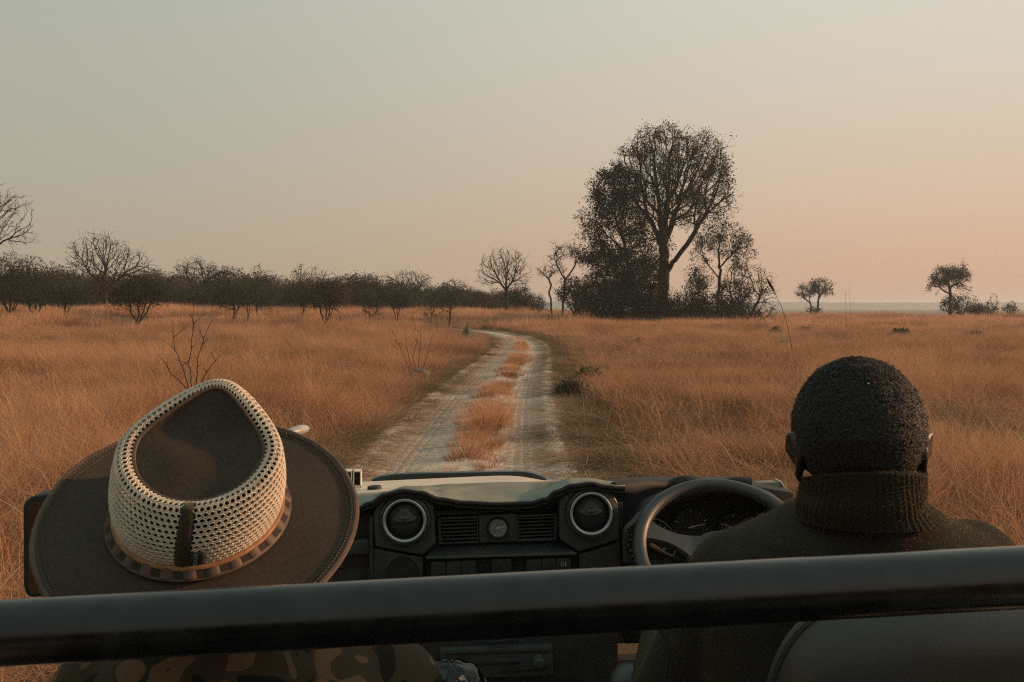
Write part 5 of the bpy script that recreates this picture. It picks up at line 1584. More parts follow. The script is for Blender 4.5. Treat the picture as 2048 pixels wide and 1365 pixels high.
rimpts = [crown(2 * math.pi * k / 96, 1.0) + Vector((0, 0, 0.0005)) for k in range(97)]
mb = MB(); mb.tube(rimpts, 0.0022, 8, cap=False); mb.build('top_seam', M_bandlea, hat)
# brim
def brim(a, t):
    b = base_r(a)
    n = Vector((math.cos(a) / BA, math.sin(a) / BB, 0)).normalized()
    w = 0.0825 + 0.002 * math.cos(2 * a + 0.6)
    p = b + n * (0.004 + w * t)
    side = math.cos(a) ** 2
    p.z = -0.003 - 0.010 * t + 0.0136 * side * t ** 1.7 + 0.0122 * max(0, math.sin(a)) ** 2 * t ** 1.5 - 0.010 * max(0, -math.sin(a)) ** 2 * t ** 1.5
    p.z += 0.004 * noise.noise(Vector((math.cos(a) * 2, math.sin(a) * 2, t * 1.5))) * t
    return p
rows = []
for t in [0, .06, .15, .3, .45, .6, .75, .86, .90, .93, .96, 1.0]:
    lift = 0.0016 if t >= .93 else (-.0008 if t == .90 else 0)
    rows.append([brim(2 * math.pi * k / 144, t) + Vector((0, 0, lift)) for k in range(144)])
for t in [1.0, .93, .8, .5, .2, 0]:
    rows.append([brim(2 * math.pi * k / 144, t) + Vector((0, 0, -0.0035)) for k in range(144)])
mb = MB(); mb.grid(rows, cv=True); br = mb.build('brim', M_felt, hat, angle=80)
mb = MB(); mb.tube([brim(2 * math.pi * k / 144, 1.0) + Vector((0, 0, -0.0012)) for k in range(145)], 0.0036, 8, cap=False); mb.build('brim_edge', M_bandlea, br)
mb = MB()
for ring in (0.885, 0.945):
    for k in range(230):
        a = 2 * math.pi * k / 230
        mb.tube([brim(a, ring) + Vector((0, 0, .0006 + .0014 * (ring > .92))), brim(a + 0.016, ring) + Vector((0, 0, .0006 + .0014 * (ring > .92)))], 0.0005, 4)
o = mb.build('stitching', M_thread, br); o['kind'] = 'stuff'
# tan piping, leather band with slots, back strip, label
mb = MB(); mb.tube([crown(2 * math.pi * k / 120, 0.12) + crown_n(2 * math.pi * k / 120, 0.12) * 0.0018 for k in range(121)], 0.0034, 8, cap=False); mb.build('piping', M_tanlea, hat)
def band(a, v, off):
    n = Vector((math.cos(a) / BA, math.sin(a) / BB, 0)).normalized()
    p = base_r(a)
    return p + n * (0.0045 + 0.011 * (1 - v) + off) + Vector((0, 0, 0.001 + 0.012 * v + off * 0.6))
mb = MB(); mb.grid([[band(2 * math.pi * k / 120, v, 0) for k in range(120)] for v in (0, .25, .5, .75, 1)], cv=True); bd = mb.build('hat_band', M_bandlea, hat)
NL = 26
for k in range(NL):
    a0 = 2 * math.pi * (k + .16) / NL; a1 = 2 * math.pi * (k + .74) / NL
    rows = []
    for j in range(9):
        a = a0 + (a1 - a0) * j / 8
        b_ = 0.0016 * math.sin(math.pi * j / 8) ** 0.6
        rows.append([band(a, v, b_ + 0.0006) for v in (.16, .84)] + [band(a, v, b_ - 0.0012) for v in (.84, .16)])
    mb = MB(); mb.grid(rows, cv=True); mb.build('band_loop', M_bandlea, bd)
    mb = MB(); b0, b1 = 2 * math.pi * (k + .76) / NL, 2 * math.pi * (k + 1.14) / NL
    mb.grid([[band(b0 + (b1 - b0) * j / 4, v, 0.0007) for v in (.20, .80)] for j in range(5)]); mb.build('band_slot', M_lining, bd)
rows = []
for v in np.linspace(-0.08, 0.93, 16):
    row = []
    for s in (-1, -.5, 0, .5, 1):
        a = SA + s * 0.085 * (1 - 0.06 * v)
        p = crown(a, max(0, v)) + crown_n(a, max(0.01, v)) * (0.0024 - 0.0014 * abs(s))
        if v < 0: p += Vector((0, 0, v * 0.11))
        row.append(p)
    rows.append(row)
mb = MB(); mb.grid(rows); o = mb.build('back_strip', M_felt, hat); s_ = o.modifiers.new('thick', 'SOLIDIFY'); s_.thickness = 0.0015
rows = [[crown(SA + 0.085 + s * 0.145, 0.21 + 0.20 * t + 0.01 * s) + crown_n(SA + .15, .3) * (0.0034 + 0.002 * s) for s in (0, .33, .66, 1)] for t in (0, .33, .66, 1)]
mb = MB(); mb.grid(rows); tg = mb.build('label_tag', M_tagcloth, hat); s_ = tg.modifiers.new('thick', 'SOLIDIFY'); s_.thickness = 0.0008
tp = (Vector(rows[0][0]) + Vector(rows[3][0]) + Vector(rows[0][3]) + Vector(rows[3][3])) / 4
ux = (Vector(rows[3][1]) - Vector(rows[0][1])).normalized(); uz = crown_n(SA + .15, .25); uy = uz.cross(ux).normalized(); uz = ux.cross(uy)
TM = Matrix(((ux.x, uy.x, uz.x, tp.x), (ux.y, uy.y, uz.y, tp.y), (ux.z, uy.z, uz.z, tp.z), (0, 0, 0, 1)))
text_on('ROGUE', TM, 0, 0.0022, 0.0056, mat('grey_lettering', (0.35, 0.36, 0.34), .8), tg, z=0.0016)

# ------------------------------------------------------------------ people
M_skin = mat('dark_brown_skin', (0.030, 0.016, 0.011), 0.5, var=0.15, vscale=20, bump=0.2, bscale=200, bdist=0.0006)
M_hair = mat('black_curly_hair', (0.018, 0.017, 0.014), 0.85, var=0.4, vscale=260, spec=0.2, sheen=0.25)
M_trouser = mat('khaki_trousers', (0.11, 0.085, 0.055), 0.9, var=0.2, vscale=14)
def knit(name, c1, c2, sx=300, sheen=0.12):
    m = mat(name, c1, 0.92, col2=c2, vscale=45, spec=0.1, sheen=sheen)
    t = m.node_tree; p = t.nodes['Principled BSDF']
    p.inputs['Sheen Tint'].default_value = (1.0, 0.9, 0.7, 1)
    tcn = t.nodes.new('ShaderNodeTexCoord'); w = t.nodes.new('ShaderNodeTexWave')
    w.wave_type = 'BANDS'; w.bands_direction = 'X'; w.inputs['Scale'].default_value = sx; w.inputs['Distortion'].default_value = 3.0; w.inputs['Detail Scale'].default_value = 2.0
    w2 = t.nodes.new('ShaderNodeTexWave'); w2.wave_type = 'BANDS'; w2.bands_direction = 'Z'; w2.inputs['Scale'].default_value = sx * 1.2; w2.inputs['Distortion'].default_value = 4.0
    t.links.new(tcn.outputs['Object'], w.inputs['Vector']); t.links.new(tcn.outputs['Object'], w2.inputs['Vector'])
    nz_ = t.nodes.new('ShaderNodeTexNoise'); nz_.inputs['Scale'].default_value = 420; t.links.new(tcn.outputs['Object'], nz_.inputs['Vector'])
    a = t.nodes.new('ShaderNodeMath'); a.operation = 'ADD'; t.links.new(w.outputs['Fac'], a.inputs[0]); t.links.new(w2.outputs['Fac'], a.inputs[1])
    a2 = t.nodes.new('ShaderNodeMath'); a2.operation = 'ADD'; t.links.new(a.outputs[0], a2.inputs[0]); t.links.new(nz_.outputs['Fac'], a2.inputs[1])
    b = t.nodes.new('ShaderNodeBump'); b.inputs['Strength'].default_value = 0.9; b.inputs['Distance'].default_value = 0.0016
    t.links.new(a2.outputs[0], b.inputs['Height']); t.links.new(b.outputs[0], p.inputs['Normal'])
    return m
M_knit = knit('olive_knit', (0.020, 0.0185, 0.0115), (0.028, 0.026, 0.0165))

def camo():
    m = bpy.data.materials.new('brown_camouflage_cotton'); m.use_nodes = True
    t = m.node_tree; p = t.nodes['Principled BSDF']; p.inputs['Roughness'].default_value = 0.9; p.inputs['Specular IOR Level'].default_value = 0.1
    tcn = t.nodes.new('ShaderNodeTexCoord')
    nz_ = t.nodes.new('ShaderNodeTexNoise'); nz_.inputs['Scale'].default_value = 16; nz_.inputs['Detail'].default_value = 1.2; nz_.inputs['Distortion'].default_value = 0.8
    t.links.new(tcn.outputs['Object'], nz_.inputs['Vector'])
    rp = t.nodes.new('ShaderNodeValToRGB'); rp.color_ramp.interpolation = 'CONSTANT'
    e = rp.color_ramp.elements
    while len(e) < 4: e.new(.5)
    for k, (q, c) in enumerate(((0, (0.016, 0.014, 0.010, 1)), (0.42, (0.050, 0.036, 0.022, 1)), (0.55, (0.12, 0.075, 0.044, 1)), (0.66, (0.026, 0.026, 0.016, 1)))):
        e[k].position = q; e[k].color = c
    t.links.new(nz_.outputs['Fac'], rp.inputs[0]); t.links.new(rp.outputs[0], p.inputs['Base Color'])
    n2 = t.nodes.new('ShaderNodeTexNoise'); n2.inputs['Scale'].default_value = 40; t.links.new(tcn.outputs['Object'], n2.inputs['Vector'])
    b = t.nodes.new('ShaderNodeBump'); b.inputs['Strength'].default_value = .5; b.inputs['Distance'].default_value = .004
    t.links.new(n2.outputs['Fac'], b.inputs['Height']); t.links.new(b.outputs[0], p.inputs['Normal'])
    return m
M_camo = camo()

def ball(mb, c, rx, ry, rz, M=None, nu=24, nv=16):
    rows = []
    for i in range(nv + 1):
        th = math.pi * i / nv
        rows.append([Vector((rx * math.sin(th) * math.cos(a), ry * math.sin(th) * math.sin(a), rz * math.cos(th))) for a in [2 * math.pi * j / nu for j in range(nu)]])
    M = Matrix.Translation(c) @ (M or Matrix.Identity(4))
    mb.grid([[M @ p for p in r] for r in rows], cv=True)
def loft(mb, secs, n=40):
    """closed body through sections (centre, half-width x, half-depth y, tilt)"""
    rows = []
    for (c, a, b, k) in secs:
        rows.append([Vector(c) + Vector((a * abs(math.cos(t)) ** (2 / k) * (1 if math.cos(t) >= 0 else -1), b * abs(math.sin(t)) ** (2 / k) * (1 if math.sin(t) >= 0 else -1), 0)) for t in [2 * math.pi * j / n for j in range(n)]])
    o = len(mb.v); mb.grid(rows, cv=True)
    mb.f.append(tuple(range(o, o + n))); mb.f.append(tuple(range(o + (len(rows) - 1) * n, o + len(rows) * n)))
def remesh(mb, name, mtl, parent, vox=0.006, smooth=6, factor=0.5):
    o = mb.build(name, mtl, parent, merge=0.0001)
    md = o.modifiers.new('skin', 'REMESH'); md.mode = 'VOXEL'; md.voxel_size = vox; md.use_smooth_shade = True
    ms_ = o.modifiers.new('relax', 'SMOOTH'); ms_.factor = factor; ms_.iterations = smooth
    return o
def limb(mb, pts, rad, n=18):
    P, Rr = [], []
    for i in range(len(pts) - 1):
        for k in range(6):
            t = k / 6
            P.append(Vector(pts[i]).lerp(Vector(pts[i + 1]), t)); Rr.append(rad[i] + (rad[i + 1] - rad[i]) * t)
    P.append(Vector(pts[-1])); Rr.append(rad[-1])
    mb.tube(P, Rr, n)
    for p, r in ((pts[0], rad[0]), (pts[-1], rad[-1])): ball(mb, p, r, r, r, nu=14, nv=10)
    for p, r in zip(pts[1:-1], rad[1:-1]): ball(mb, p, r, r, r, nu=14, nv=10)
def hand(mb, wrist, dirv, palm_n, s=1.0, curl=1.0, thumb_side=1):
    """palm and five bent fingers; dirv along the palm, palm_n out of the palm's inside"""
    d = Vector(dirv).normalized(); n = Vector(palm_n); n = (n - d * n.dot(d)).normalized(); w = d.cross(n) * thumb_side
    Mh = Matrix(((w.x, d.x, n.x, 0), (w.y, d.y, n.y, 0), (w.z, d.z, n.z, 0), (0, 0, 0, 1)))
    ball(mb, Vector(wrist) + d * 0.048 * s, 0.042 * s, 0.054 * s, 0.017 * s, Mh, 18, 12)
    for k, (off, ln) in enumerate(((0.030, .074), (0.010, .084), (-0.011, .078), (-0.030, .060))):
        p = Vector(wrist) + d * (0.088 - 0.004 * k) * s + w * off * s
        pts = [p - d * 0.02 * s, p]
        ang = 0.25
        for j, f in enumerate((.45, .32, .23)):
            ang += 0.62 * curl
            p = p + (d * math.cos(ang) + n * math.sin(ang)) * ln * f * s
            pts.append(p)
        limb(mb, pts, [.0088 * s, .0092 * s, .0086 * s, .0078 * s, .0066 * s], 10)
    p = Vector(wrist) + d * .030 * s + w * .034 * s
    pts = [p, p + (w * .8 + d * .7 + n * .3).normalized() * .034 * s]
    pts.append(pts[-1] + (w * .25 + d * .7 + n * .7).normalized() * .030 * s); pts.append(pts[-1] + (d * .6 + n * .9 - w * .1).normalized() * .024 * s)
    limb(mb, pts, [.013 * s, .0112 * s, .0098 * s, .0076 * s], 10)
def head_pt(th, ph):
    """skull surface: th from the crown down, ph round (90 deg = face)"""
    x, y, z = math.sin(th) * math.cos(ph), math.sin(th) * math.sin(ph), math.cos(th)
    r = Vector((x * 0.0765, y * (0.096 if y < 0 else 0.094), z * (0.098 if z > 0 else 0.108)))
    if z < 0:                                        # narrow towards jaw and nape
        k = -z
        r.x *= 1 - 0.30 * k ** 1.5
        r.y *= 1 - (0.10 if y > 0 else 0.52) * k ** 1.2
    if y > 0: r.x *= 1 - 0.10 * y * y
    if y < 0 and z > -0.3: r.y -= 0.008 * (-y) * max(0, 1 - abs(z) * 1.5)
    r.x *= 1.0 + 0.05 * math.exp(-((z - 0.25) / 0.4) ** 2)
    if z > 0: r *= 1 + 0.035 * math.sin(2 * th) ** 2
    return r
def head(mb, M):
    rows = [[M @ head_pt(math.pi * i / 40, 2 * math.pi * j / 56) for j in range(56)] for i in range(41)]
    mb.grid(rows, cv=True)
    def pb(c, a, b, d): ball(mb, M @ Vector(c), a, b, d, M.to_3x3().to_4x4(), 14, 10)
    pb((0, .094, -.022), .013, .018, .026); pb((0, .106, -.036), .017, .013, .011)      # nose
    pb((-.032, .082, .018), .024, .014, .009); pb((.032, .082, .018), .024, .014, .009)  # brows
    pb((-.030, .080, -.002), .0135, .012, .011); pb((.030, .080, -.002), .0135, .012, .011)
    pb((0, .090, -.066), .026, .014, .0075); pb((0, .088, -.077), .023, .014, .008); pb((0, .074, -.100), .027, .022, .018)
    pb((-.048, .062, -.036), .020, .022, .020); pb((.048, .062, -.036), .020, .022, .020)
    for s in (-1, 1):                               # ears
        E = M @ Matrix.Translation((s * .0785, -.004, -.020)) @ Matrix.Rotation(s * R(-22), 4, 'Z') @ Matrix.Rotation(s * R(8), 4, 'Y')
        rim = []
        for k in range(15):
            t = R(-100) + R(290) * k / 14
            rim.append(E @ Vector((s * 0.010, -.015 * math.cos(t) * (1 if math.sin(t) > -.3 else .7) - .004, .028 * math.sin(t))))
        mb.tube(rim, [.0042] * 15, 8)
        ball(mb, E @ Vector((s * .002, -.001, .002)), .008, .015, .026, E.to_3x3().to_4x4(), 14, 10)
        ball(mb, E @ Vector((s * .004, .002, -.030)), .006, .009, .010, E.to_3x3().to_4x4(), 12, 8)

# --- driver
HD = at(1716, 876, 1.255)
HM = Matrix.Translation(HD) @ Matrix.Rotation(R(-2), 4, 'Y') @ Matrix.Rotation(R(-11), 4, 'Z') @ Matrix.Rotation(R(-6), 4, 'X')
HM = HM @ Matrix.Scale(0.94, 4)
neck0 = at(1722, 1010, 1.265)
driver = empty('person', (neck0.x, neck0.y + 0.02, 0.98))
tag(driver, 'driver with short black curly hair in an olive ribbed roll-neck jumper', 'person')
DI = Matrix.Translation(-driver.location)
sh_z = at(1725, 1064, 1.30).z
cx, cy = neck0.x + 0.006, 1.315
hipz = 1.00
wheelw = lambda an: VM @ (SF @ Vector((WR * math.cos(an), WR * math.sin(an), 0.0)))
hl, hr = wheelw(R(222)), wheelw(R(318))
shL = Vector((cx - 0.150, cy + .01, sh_z - 0.070)); shR = Vector((cx + 0.160, cy + .005, sh_z - 0.056))
elL = Vector((cx - 0.235, cy + .10, sh_z - 0.30)); elR = Vector((cx + 0.245, cy + .10, sh_z - 0.29))
wrL = hl + Vector((-0.03, -0.075, -0.03)); wrR = hr + Vector((0.03, -0.075, -0.03))
mb = MB()
head(mb, DI @ HM)
limb(mb, [DI @ (HM @ Vector((0, .012, -.06))), DI @ (neck0 + Vector((0, .03, 0))), DI @ Vector((cx, cy, sh_z - .04))], [.045, .05, .06])
loft(mb, [(DI @ Vector((cx, cy + .01, z)), a, b, 2.4) for z, a, b in ((hipz - .06, .16, .11), (hipz + .05, .165, .115), (1.22, .15, .105), (1.38, .165, .11), (sh_z - .08, .175, .10), (sh_z - .035, .13, .07), (sh_z - .02, .07, .05))])
for s_, e_, w_, dv, ts in ((shL, elL, wrL, hl, -1), (shR, elR, wrR, hr, 1)):
    limb(mb, [DI @ s_, DI @ e_, DI @ w_], [.052, .042, .028])
    hand(mb, DI @ w_, (dv - w_), Vector((0, .45, .9)), 1.0, 1.15, ts)
for s in (-1, 1):                                  # legs to the pedals
    limb(mb, [DI @ Vector((cx + s * .09, cy + .02, hipz)), DI @ Vector((cx + s * .13, cy + .44, hipz - .02)), DI @ Vector((cx + s * .11, cy + .66, .62))], [.085, .060, .042])
    ball(mb, DI @ Vector((cx + s * .11, cy + .74, .585)), .045, .12, .04)
body = remesh(mb, 'body', M_skin, driver, 0.0048, 5)
# jumper
mb = MB()
loft(mb, [(DI @ Vector((cx + dx, cy + dy, z)), a, b, k) for z, a, b, k, dx, dy in ((hipz - .05, .190, .145, 2.4, 0, .01), (hipz + .06, .195, .150, 2.4, 0, .01), (1.20, .185, .140, 2.3, 0, .01), (1.36, .200, .140, 2.3, 0, .005),
     (sh_z - .11, .212, .135, 2.3, .004, 0), (sh_z - .060, .208, .118, 2.3, .006, 0), (sh_z - .024, .194, .104, 2.3, .010, -.002), (sh_z + .000, .164, .094, 2.1, .010, -.004), (sh_z + .016, .122, .086, 2.0, .006, -.005), (sh_z + .034, .085, .074, 2, 0, -.004))], 56)
for s_, e_, w_ in ((shL, elL, wrL), (shR, elR, wrR)):
    limb(mb, [DI @ (s_ + Vector((0, 0, .0))), DI @ e_, DI @ w_.lerp(e_, .12)], [.068, .058, .040])
# folds across the shoulders
for (a, b, c, r) in (((-.13, -.105, .010), (-.05, -.128, -.02), (.02, -.130, -.10), .007), ((-.16, -.09, -.03), (-.10, -.125, -.09), (-.06, -.135, -.17), .012)):
    mb.tube([DI @ Vector((cx + p[0], cy + p[1], sh_z + p[2])) for p in (a, b, c)], [r * .5, r, r * .6], 10)
jum = remesh(mb, 'jumper', M_knit, driver, 0.0062, 7)
# ribbed roll-neck
NR = 62
rows = []
colc = [(0.0, at(1724, 958, 1.245), .0740, .083), (.16, at(1724, 972, 1.25), .0750, .084), (.5, at(1724, 996, 1.258), .0765, .085), (.78, at(1728, 1018, 1.268), .086, .090), (1.0, at(1732, 1034, 1.276), .0955, .094)]
def col_at(t):
    for (a, p, x, y), (b, q_, x2, y2) in zip(colc[:-1], colc[1:]):
        if a <= t <= b:
            u = (t - a) / (b - a); return p.lerp(q_, u), x + (x2 - x) * u, y + (y2 - y) * u
for i in range(31):
    t = i / 30
    c, rx, ry = col_at(t)
    row = []
    for j in range(NR * 8):
        a = 2 * math.pi * j / (NR * 8)
        sh = .25 * math.sin(t * 2.6 + 1.0) * math.sin(a) + .10 * noise.noise(Vector((math.cos(a) * 2, math.sin(a) * 2, t * 3)))
        rib = 0.0017 * abs(math.cos(a * NR / 2 + sh * 3)) ** .7 - 0.0010
        fold = 0.0035 * math.sin(t * 7 + math.cos(a) * 2.0 + 2 * math.sin(a)) * (t > .3) * min(1, (t - .3) * 4)
        rr = 1.0
        x = (rx + rib + fold) * math.cos(a); y = (ry + rib + fold) * math.sin(a)
        fz = -0.020 * math.sin(a) * (1 - t) + .004 * math.cos(a) * (t - .5) + 0.010 * t * math.sin(a) * (1 if math.sin(a) > 0 else 0)
        row.append(DI @ (c + Vector((x, y, fz))))
    rows.append(row)
lip = [[p * 1.0 for p in rows[0]]]
c, rx, ry = col_at(0)
inner = []
for (k, dz) in ((.985, .0022), (.95, .0026), (.915, .0), (.90, -.02)):
    inner.insert(0, [DI @ (c + Vector((rx * k * math.cos(2 * math.pi * j / (NR * 8)), ry * k * math.sin(2 * math.pi * j / (NR * 8)), dz - .020 * math.sin(2 * math.pi * j / (NR * 8))))) for j in range(NR * 8)])
mb = MB(); mb.grid(inner + rows, cv=True); rn = mb.build('roll_neck', M_knit, driver, angle=75)
mb = MB()                                           # trousers
for s in (-1, 1):
    limb(mb, [DI @ Vector((cx + s * .09, cy + .02, hipz)), DI @ Vector((cx + s * .13, cy + .44, hipz - .015)), DI @ Vector((cx + s * .11, cy + .66, .66))], [.115, .080, .062])
remesh(mb, 'trousers', M_trouser, driver, 0.010, 3)
# wool fibres standing off the knit: they catch the low sun
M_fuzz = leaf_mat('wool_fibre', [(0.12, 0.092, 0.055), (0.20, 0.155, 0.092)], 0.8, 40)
def fuzz(src, n, length, parent, seed, zmin=-9):
    dg = bpy.context.evaluated_depsgraph_get()
    me = bpy.data.meshes.new_from_object(src.evaluated_get(dg))
    nv = len(me.vertices)
    co = np.empty(nv * 3, np.float32); me.vertices.foreach_get('co', co); co = co.reshape(-1, 3)
    no_ = np.empty(nv * 3, np.float32); me.vertices.foreach_get('normal', no_); no_ = no_.reshape(-1, 3)
    bpy.data.meshes.remove(me)
    rs = np.random.default_rng(seed)
    ok_ = np.where(co[:, 2] > zmin)[0]
    k = rs.choice(ok_, n)
    p = co[k] + rs.normal(0, .0015, (n, 3)); nn_ = no_[k]
    t = np.cross(nn_, rs.normal(0, 1, (n, 3))); t /= np.linalg.norm(t, axis=1)[:, None] + 1e-9
    L = length * rs.uniform(.4, 1.4, n)[:, None]
    a = p - nn_ * .0008; b = p + nn_ * L * .6 + t * L * .3; c = p + nn_ * L * .8 + t * L * .9
    w = np.cross(nn_, t) * .00016
    vs = np.stack([a - w, a + w, b - w, b + w, c], 1).reshape(-1, 3)
    i = np.arange(n) * 5
    o = link('fuzz', np_mesh('fuzz', vs, np.stack([i, i + 1, i + 3, i + 2], 1), np.stack([i + 2, i + 3, i + 4], 1)), M_fuzz, parent); o['kind'] = 'stuff'
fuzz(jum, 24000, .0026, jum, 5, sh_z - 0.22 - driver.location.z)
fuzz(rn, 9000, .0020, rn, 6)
# hair: a cap of tight curls with loose ones standing off it
def hairline(th, ph):
    """how far down the hair reaches: lower at the nape, higher at temples and brow"""
    s = math.sin(ph)
    return R(128) - R(58) * max(0, s) ** .8 + R(10) * max(0, -s) ** 2 - R(14) * (abs(math.cos(ph)) ** 8)
H_V, H_Q = [], []
nth, nph = 210, 420
HL = DI @ HM
for i in range(nth + 1):
    for j in range(nph):
        ph = 2 * math.pi * j / nph
        th = hairline(0, ph) * i / nth + 1e-4
        p = head_pt(th, ph); n = p.normalized()
        f = i / nth
        thick = .0085 * (1 - f ** 6) * (1 - .55 * f ** 2) + .0008
        q0 = p * 75
        d_, _ = noise.voronoi(p * 160 + Vector((noise.noise(q0), noise.noise(q0 + Vector((5, 0, 0))), 0)) * .5)
        curl = (d_[1] - d_[0])
        c2 = noise.noise(p * 420)
        c3 = noise.noise(p * 55)
        dsp = thick * (.72 + .20 * c3) + .0046 * min(curl, .7) * (1 - .6 * f ** 2) + .0012 * c2
        H_V.append(HL @ (p + n * dsp))
ii, jj = np.meshgrid(np.arange(nth), np.arange(nph), indexing='ij')
Qh = np.stack([ii * nph + jj, (ii + 1) * nph + jj, (ii + 1) * nph + (jj + 1) % nph, ii * nph + (jj + 1) % nph], -1).reshape(-1, 4)
HVA = np.array([tuple(p) for p in H_V])
hair = link('hair', np_mesh('hair', HVA, Qh), M_hair, driver)
rs = np.random.default_rng(77)
nc = 26000
pick = rs.integers(nph * 2, len(HVA) - nph * 12, nc)
ctr = np.array((HL @ Vector((0, 0, 0))))
V_, Q_ = [], []
bp = HVA[pick]; nn = bp - ctr; nn /= np.linalg.norm(nn, axis=1)[:, None]
t1 = np.cross(nn, rs.normal(0, 1, (nc, 3))); t1 /= np.linalg.norm(t1, axis=1)[:, None]
t2 = np.cross(nn, t1)
rad_c = rs.uniform(.0010, .0026, nc)[:, None]; hgt = rs.uniform(.0012, .0046, nc)[:, None]
fr = [bp - nn * .0010 + (t1 * math.cos(a) + t2 * math.sin(a)) * rad_c + nn * hgt * s for a, s in ((0, 0), (1.4, .45), (2.8, .85), (4.2, 1.0), (5.4, .8))]
w_ = 0.00030
vs = np.stack([p + sgn * t1 * w_ for p in fr for sgn in (-1, 1)], 1).reshape(-1, 3)
b_ = np.arange(nc)[:, None] * 10
qq = np.concatenate([np.concatenate([b_ + 2 * k, b_ + 2 * k + 1, b_ + 2 * k + 3, b_ + 2 * k + 2], 1) for k in range(4)])
o = link('loose_curls', np_mesh('loose_curls', vs, qq), mat('black_curls', (0.030, 0.027, 0.022), 0.6, spec=0.3), hair); o['kind'] = 'stuff'
# a fleck of lint caught in the hair
mb = MB()
lp = HL @ (head_pt(R(52), R(-88)) * 1.14)
ball(mb, lp, .0011, .0011, .0009, nu=8, nv=6); mb.build('lint', M_print, hair)

# --- passenger
PD = HATM @ Vector((0, -0.006, -0.055))
ptag = empty('person', (PD.x + .02, PD.y + .06, 0.95))
tag(ptag, 'passenger in a brown camouflage shirt under the wide-brimmed hat', 'person')
PI_ = Matrix.Translation(-ptag.location)
PM = Matrix.Translation(PD) @ Matrix.Rotation(R(-6), 4, 'Y') @ Matrix.Rotation(R(14), 4, 'X') @ Matrix.Rotation(R(-12), 4, 'Z')
psz = at(520, 1285, 1.12).z
px_, py_ = PD.x + .035, PD.y + .045
M_skin2 = mat('tanned_skin', (0.32, 0.19, 0.13), 0.5, var=0.1, vscale=20)
mb = MB(); head(mb, PI_ @ PM)
limb(mb, [PI_ @ (PM @ Vector((0, -.01, -.07))), PI_ @ Vector((px_, py_, psz - .02))], [.052, .06])
loft(mb, [(PI_ @ Vector((px_, py_ + .01, z)), a, b, 2.4) for z, a, b in ((.92, .16, .11), (1.02, .165, .115), (psz - .25, .15, .105), (psz - .12, .17, .11), (psz - .05, .15, .08), (psz - .02, .07, .05))])
for s in (-1, 1):
    sh_, el_, wr_ = Vector((px_ + s * .17, py_ + .01, psz - .07)), Vector((px_ + s * .22, py_ + .10, psz - .33)), Vector((px_ + s * .10, py_ + .34, 1.00))
    limb(mb, [PI_ @ sh_, PI_ @ el_, PI_ @ wr_], [.05, .042, .028])
    hand(mb, PI_ @ wr_, (-s * .3, 1, -.05), (0, 0, -1), 1.0, .55, s)
    limb(mb, [PI_ @ Vector((px_ + s * .09, py_ + .02, .97)), PI_ @ Vector((px_ + s * .12, py_ + .45, .93)), PI_ @ Vector((px_ + s * .11, py_ + .62, .60))], [.085, .06, .042])
    ball(mb, PI_ @ Vector((px_ + s * .11, py_ + .70, .575)), .045, .12, .04)
remesh(mb, 'body', M_skin2, ptag, 0.0055, 5)
mb = MB()
loft(mb, [(PI_ @ Vector((px_, py_ + dy, z)), a, b, k) for z, a, b, k, dy in ((.93, .195, .150, 2.4, .01), (1.05, .20, .155, 2.4, .01), (psz - .26, .195, .145, 2.3, .01), (psz - .12, .208, .14, 2.3, 0), (psz - .06, .196, .12, 2.2, -.002), (psz - .018, .150, .10, 2, -.006), (psz + .004, .10, .085, 2, -.006), (psz + .02, .075, .075, 2, 0))], 56)
for s in (-1, 1):
    sh_, el_, wr_ = Vector((px_ + s * .165, py_ + .01, psz - .085)), Vector((px_ + s * .22, py_ + .10, psz - .33)), Vector((px_ + s * .10, py_ + .34, 1.00))
    limb(mb, [PI_ @ sh_, PI_ @ el_, PI_ @ wr_.lerp(el_, .15)], [.072, .058, .040])
for (a, b, r) in (((.05, -.125, -.05), (.17, -.10, -.12), .012), ((.10, -.12, -.02), (.19, -.07, -.06), .012), ((-.15, -.11, -.04), (-.05, -.13, -.12), .012)):
    mb.tube([PI_ @ Vector((px_ + a[0], py_ + a[1], psz + a[2])), PI_ @ Vector((px_ + b[0], py_ + b[1], psz + b[2]))], [r, r * .5], 10)
remesh(mb, 'shirt', M_camo, ptag, 0.0070, 5)
mb = MB()
for s in (-1, 1):
    limb(mb, [PI_ @ Vector((px_ + s * .09, py_ + .02, .97)), PI_ @ Vector((px_ + s * .12, py_ + .45, .935)), PI_ @ Vector((px_ + s * .11, py_ + .62, .64))], [.115, .080, .062])
remesh(mb, 'trousers', M_trouser, ptag, 0.010, 3)

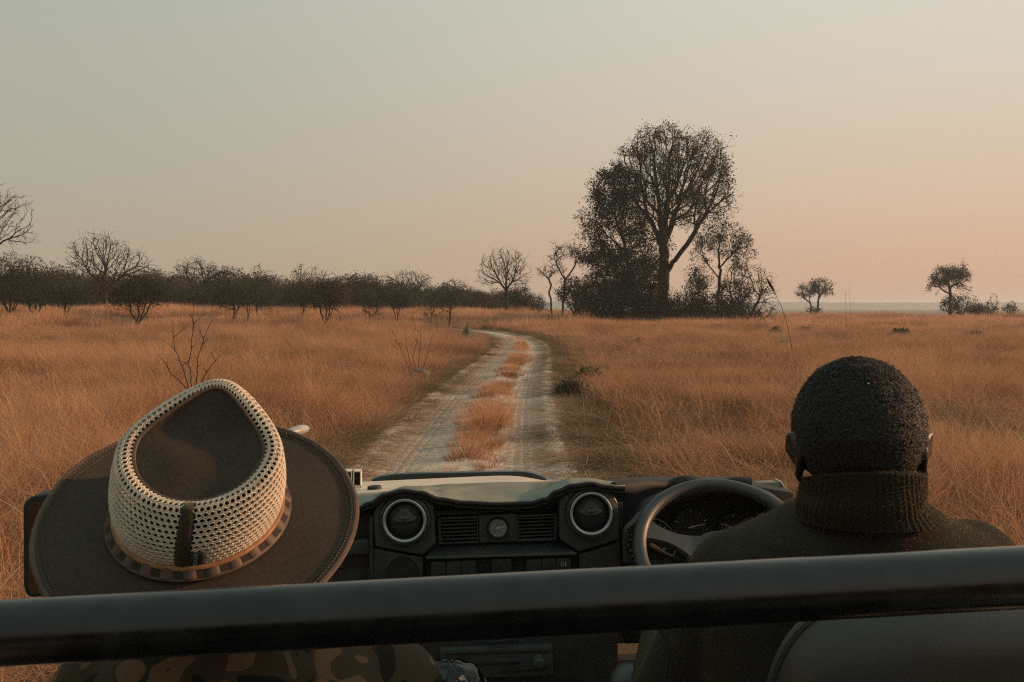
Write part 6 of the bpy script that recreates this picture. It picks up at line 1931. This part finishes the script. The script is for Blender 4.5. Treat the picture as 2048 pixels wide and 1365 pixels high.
# --- round clear-lidded container on the centre console
gl = bpy.data.materials.new('clear_plastic'); gl.use_nodes = True
gt_ = gl.node_tree; gt_.nodes.clear()
go_ = gt_.nodes.new('ShaderNodeOutputMaterial'); gm_ = gt_.nodes.new('ShaderNodeMixShader'); gx_ = gt_.nodes.new('ShaderNodeBsdfTransparent'); gy_ = gt_.nodes.new('ShaderNodeBsdfGlossy'); gf_ = gt_.nodes.new('ShaderNodeFresnel')
gy_.inputs['Roughness'].default_value = 0.06; gx_.inputs['Color'].default_value = (.7, .74, .72, 1); gf_.inputs['IOR'].default_value = 1.35
gt_.links.new(gf_.outputs[0], gm_.inputs[0]); gt_.links.new(gx_.outputs[0], gm_.inputs[1]); gt_.links.new(gy_.outputs[0], gm_.inputs[2]); gt_.links.new(gm_.outputs[0], go_.inputs['Surface'])
cp = at(902, 1352, 1.45)
ct = empty('container', cp + Vector((0, 0, -.16))); tag(ct, 'round clear-lidded container standing on the centre console', 'container')
mb = MB(); mb.lathe([(.0005, .0), (.040, .0), (.044, .01), (.045, .12), (.0475, .145)], 40); mb.build('cup', M_dark, ct)
mb = MB()
rows = []
for i in range(14):
    th = R(90) * i / 13
    rows.append([Vector((.050 * math.sin(th) * math.cos(a), .050 * math.sin(th) * math.sin(a), .148 + .034 * math.cos(th) + .0025 * noise.noise(Vector((math.cos(a) * 2, math.sin(a) * 2, th * 3))))) for a in [2 * math.pi * j / 48 for j in range(48)]])
mb.grid(rows, cv=True); lid = mb.build('clear_lid', gl, ct)
mb = MB()
rs = np.random.default_rng(3)
for k in range(16):                                  # crumpled foil inside
    a = rs.uniform(0, 6.28); r_ = rs.uniform(0, .03)
    c = Vector((r_ * math.cos(a), r_ * math.sin(a), .135 + rs.uniform(0, .022)))
    mb.add([c + Vector(rs.normal(0, .014, 3)) * (1, 1, .5)[0] for _ in range(4)], [(0, 1, 2), (0, 2, 3), (0, 1, 3)])
mb.build('foil', mat('crumpled_film', (0.055, 0.06, 0.057), 0.3, metal=0.5), ct)
mb = MB(); mb.tube([Vector((.0505 * math.cos(a), .0505 * math.sin(a), .148)) for a in [2 * math.pi * j / 48 for j in range(49)]], .0028, 8, cap=False); mb.build('lid_rim', M_dark, ct)
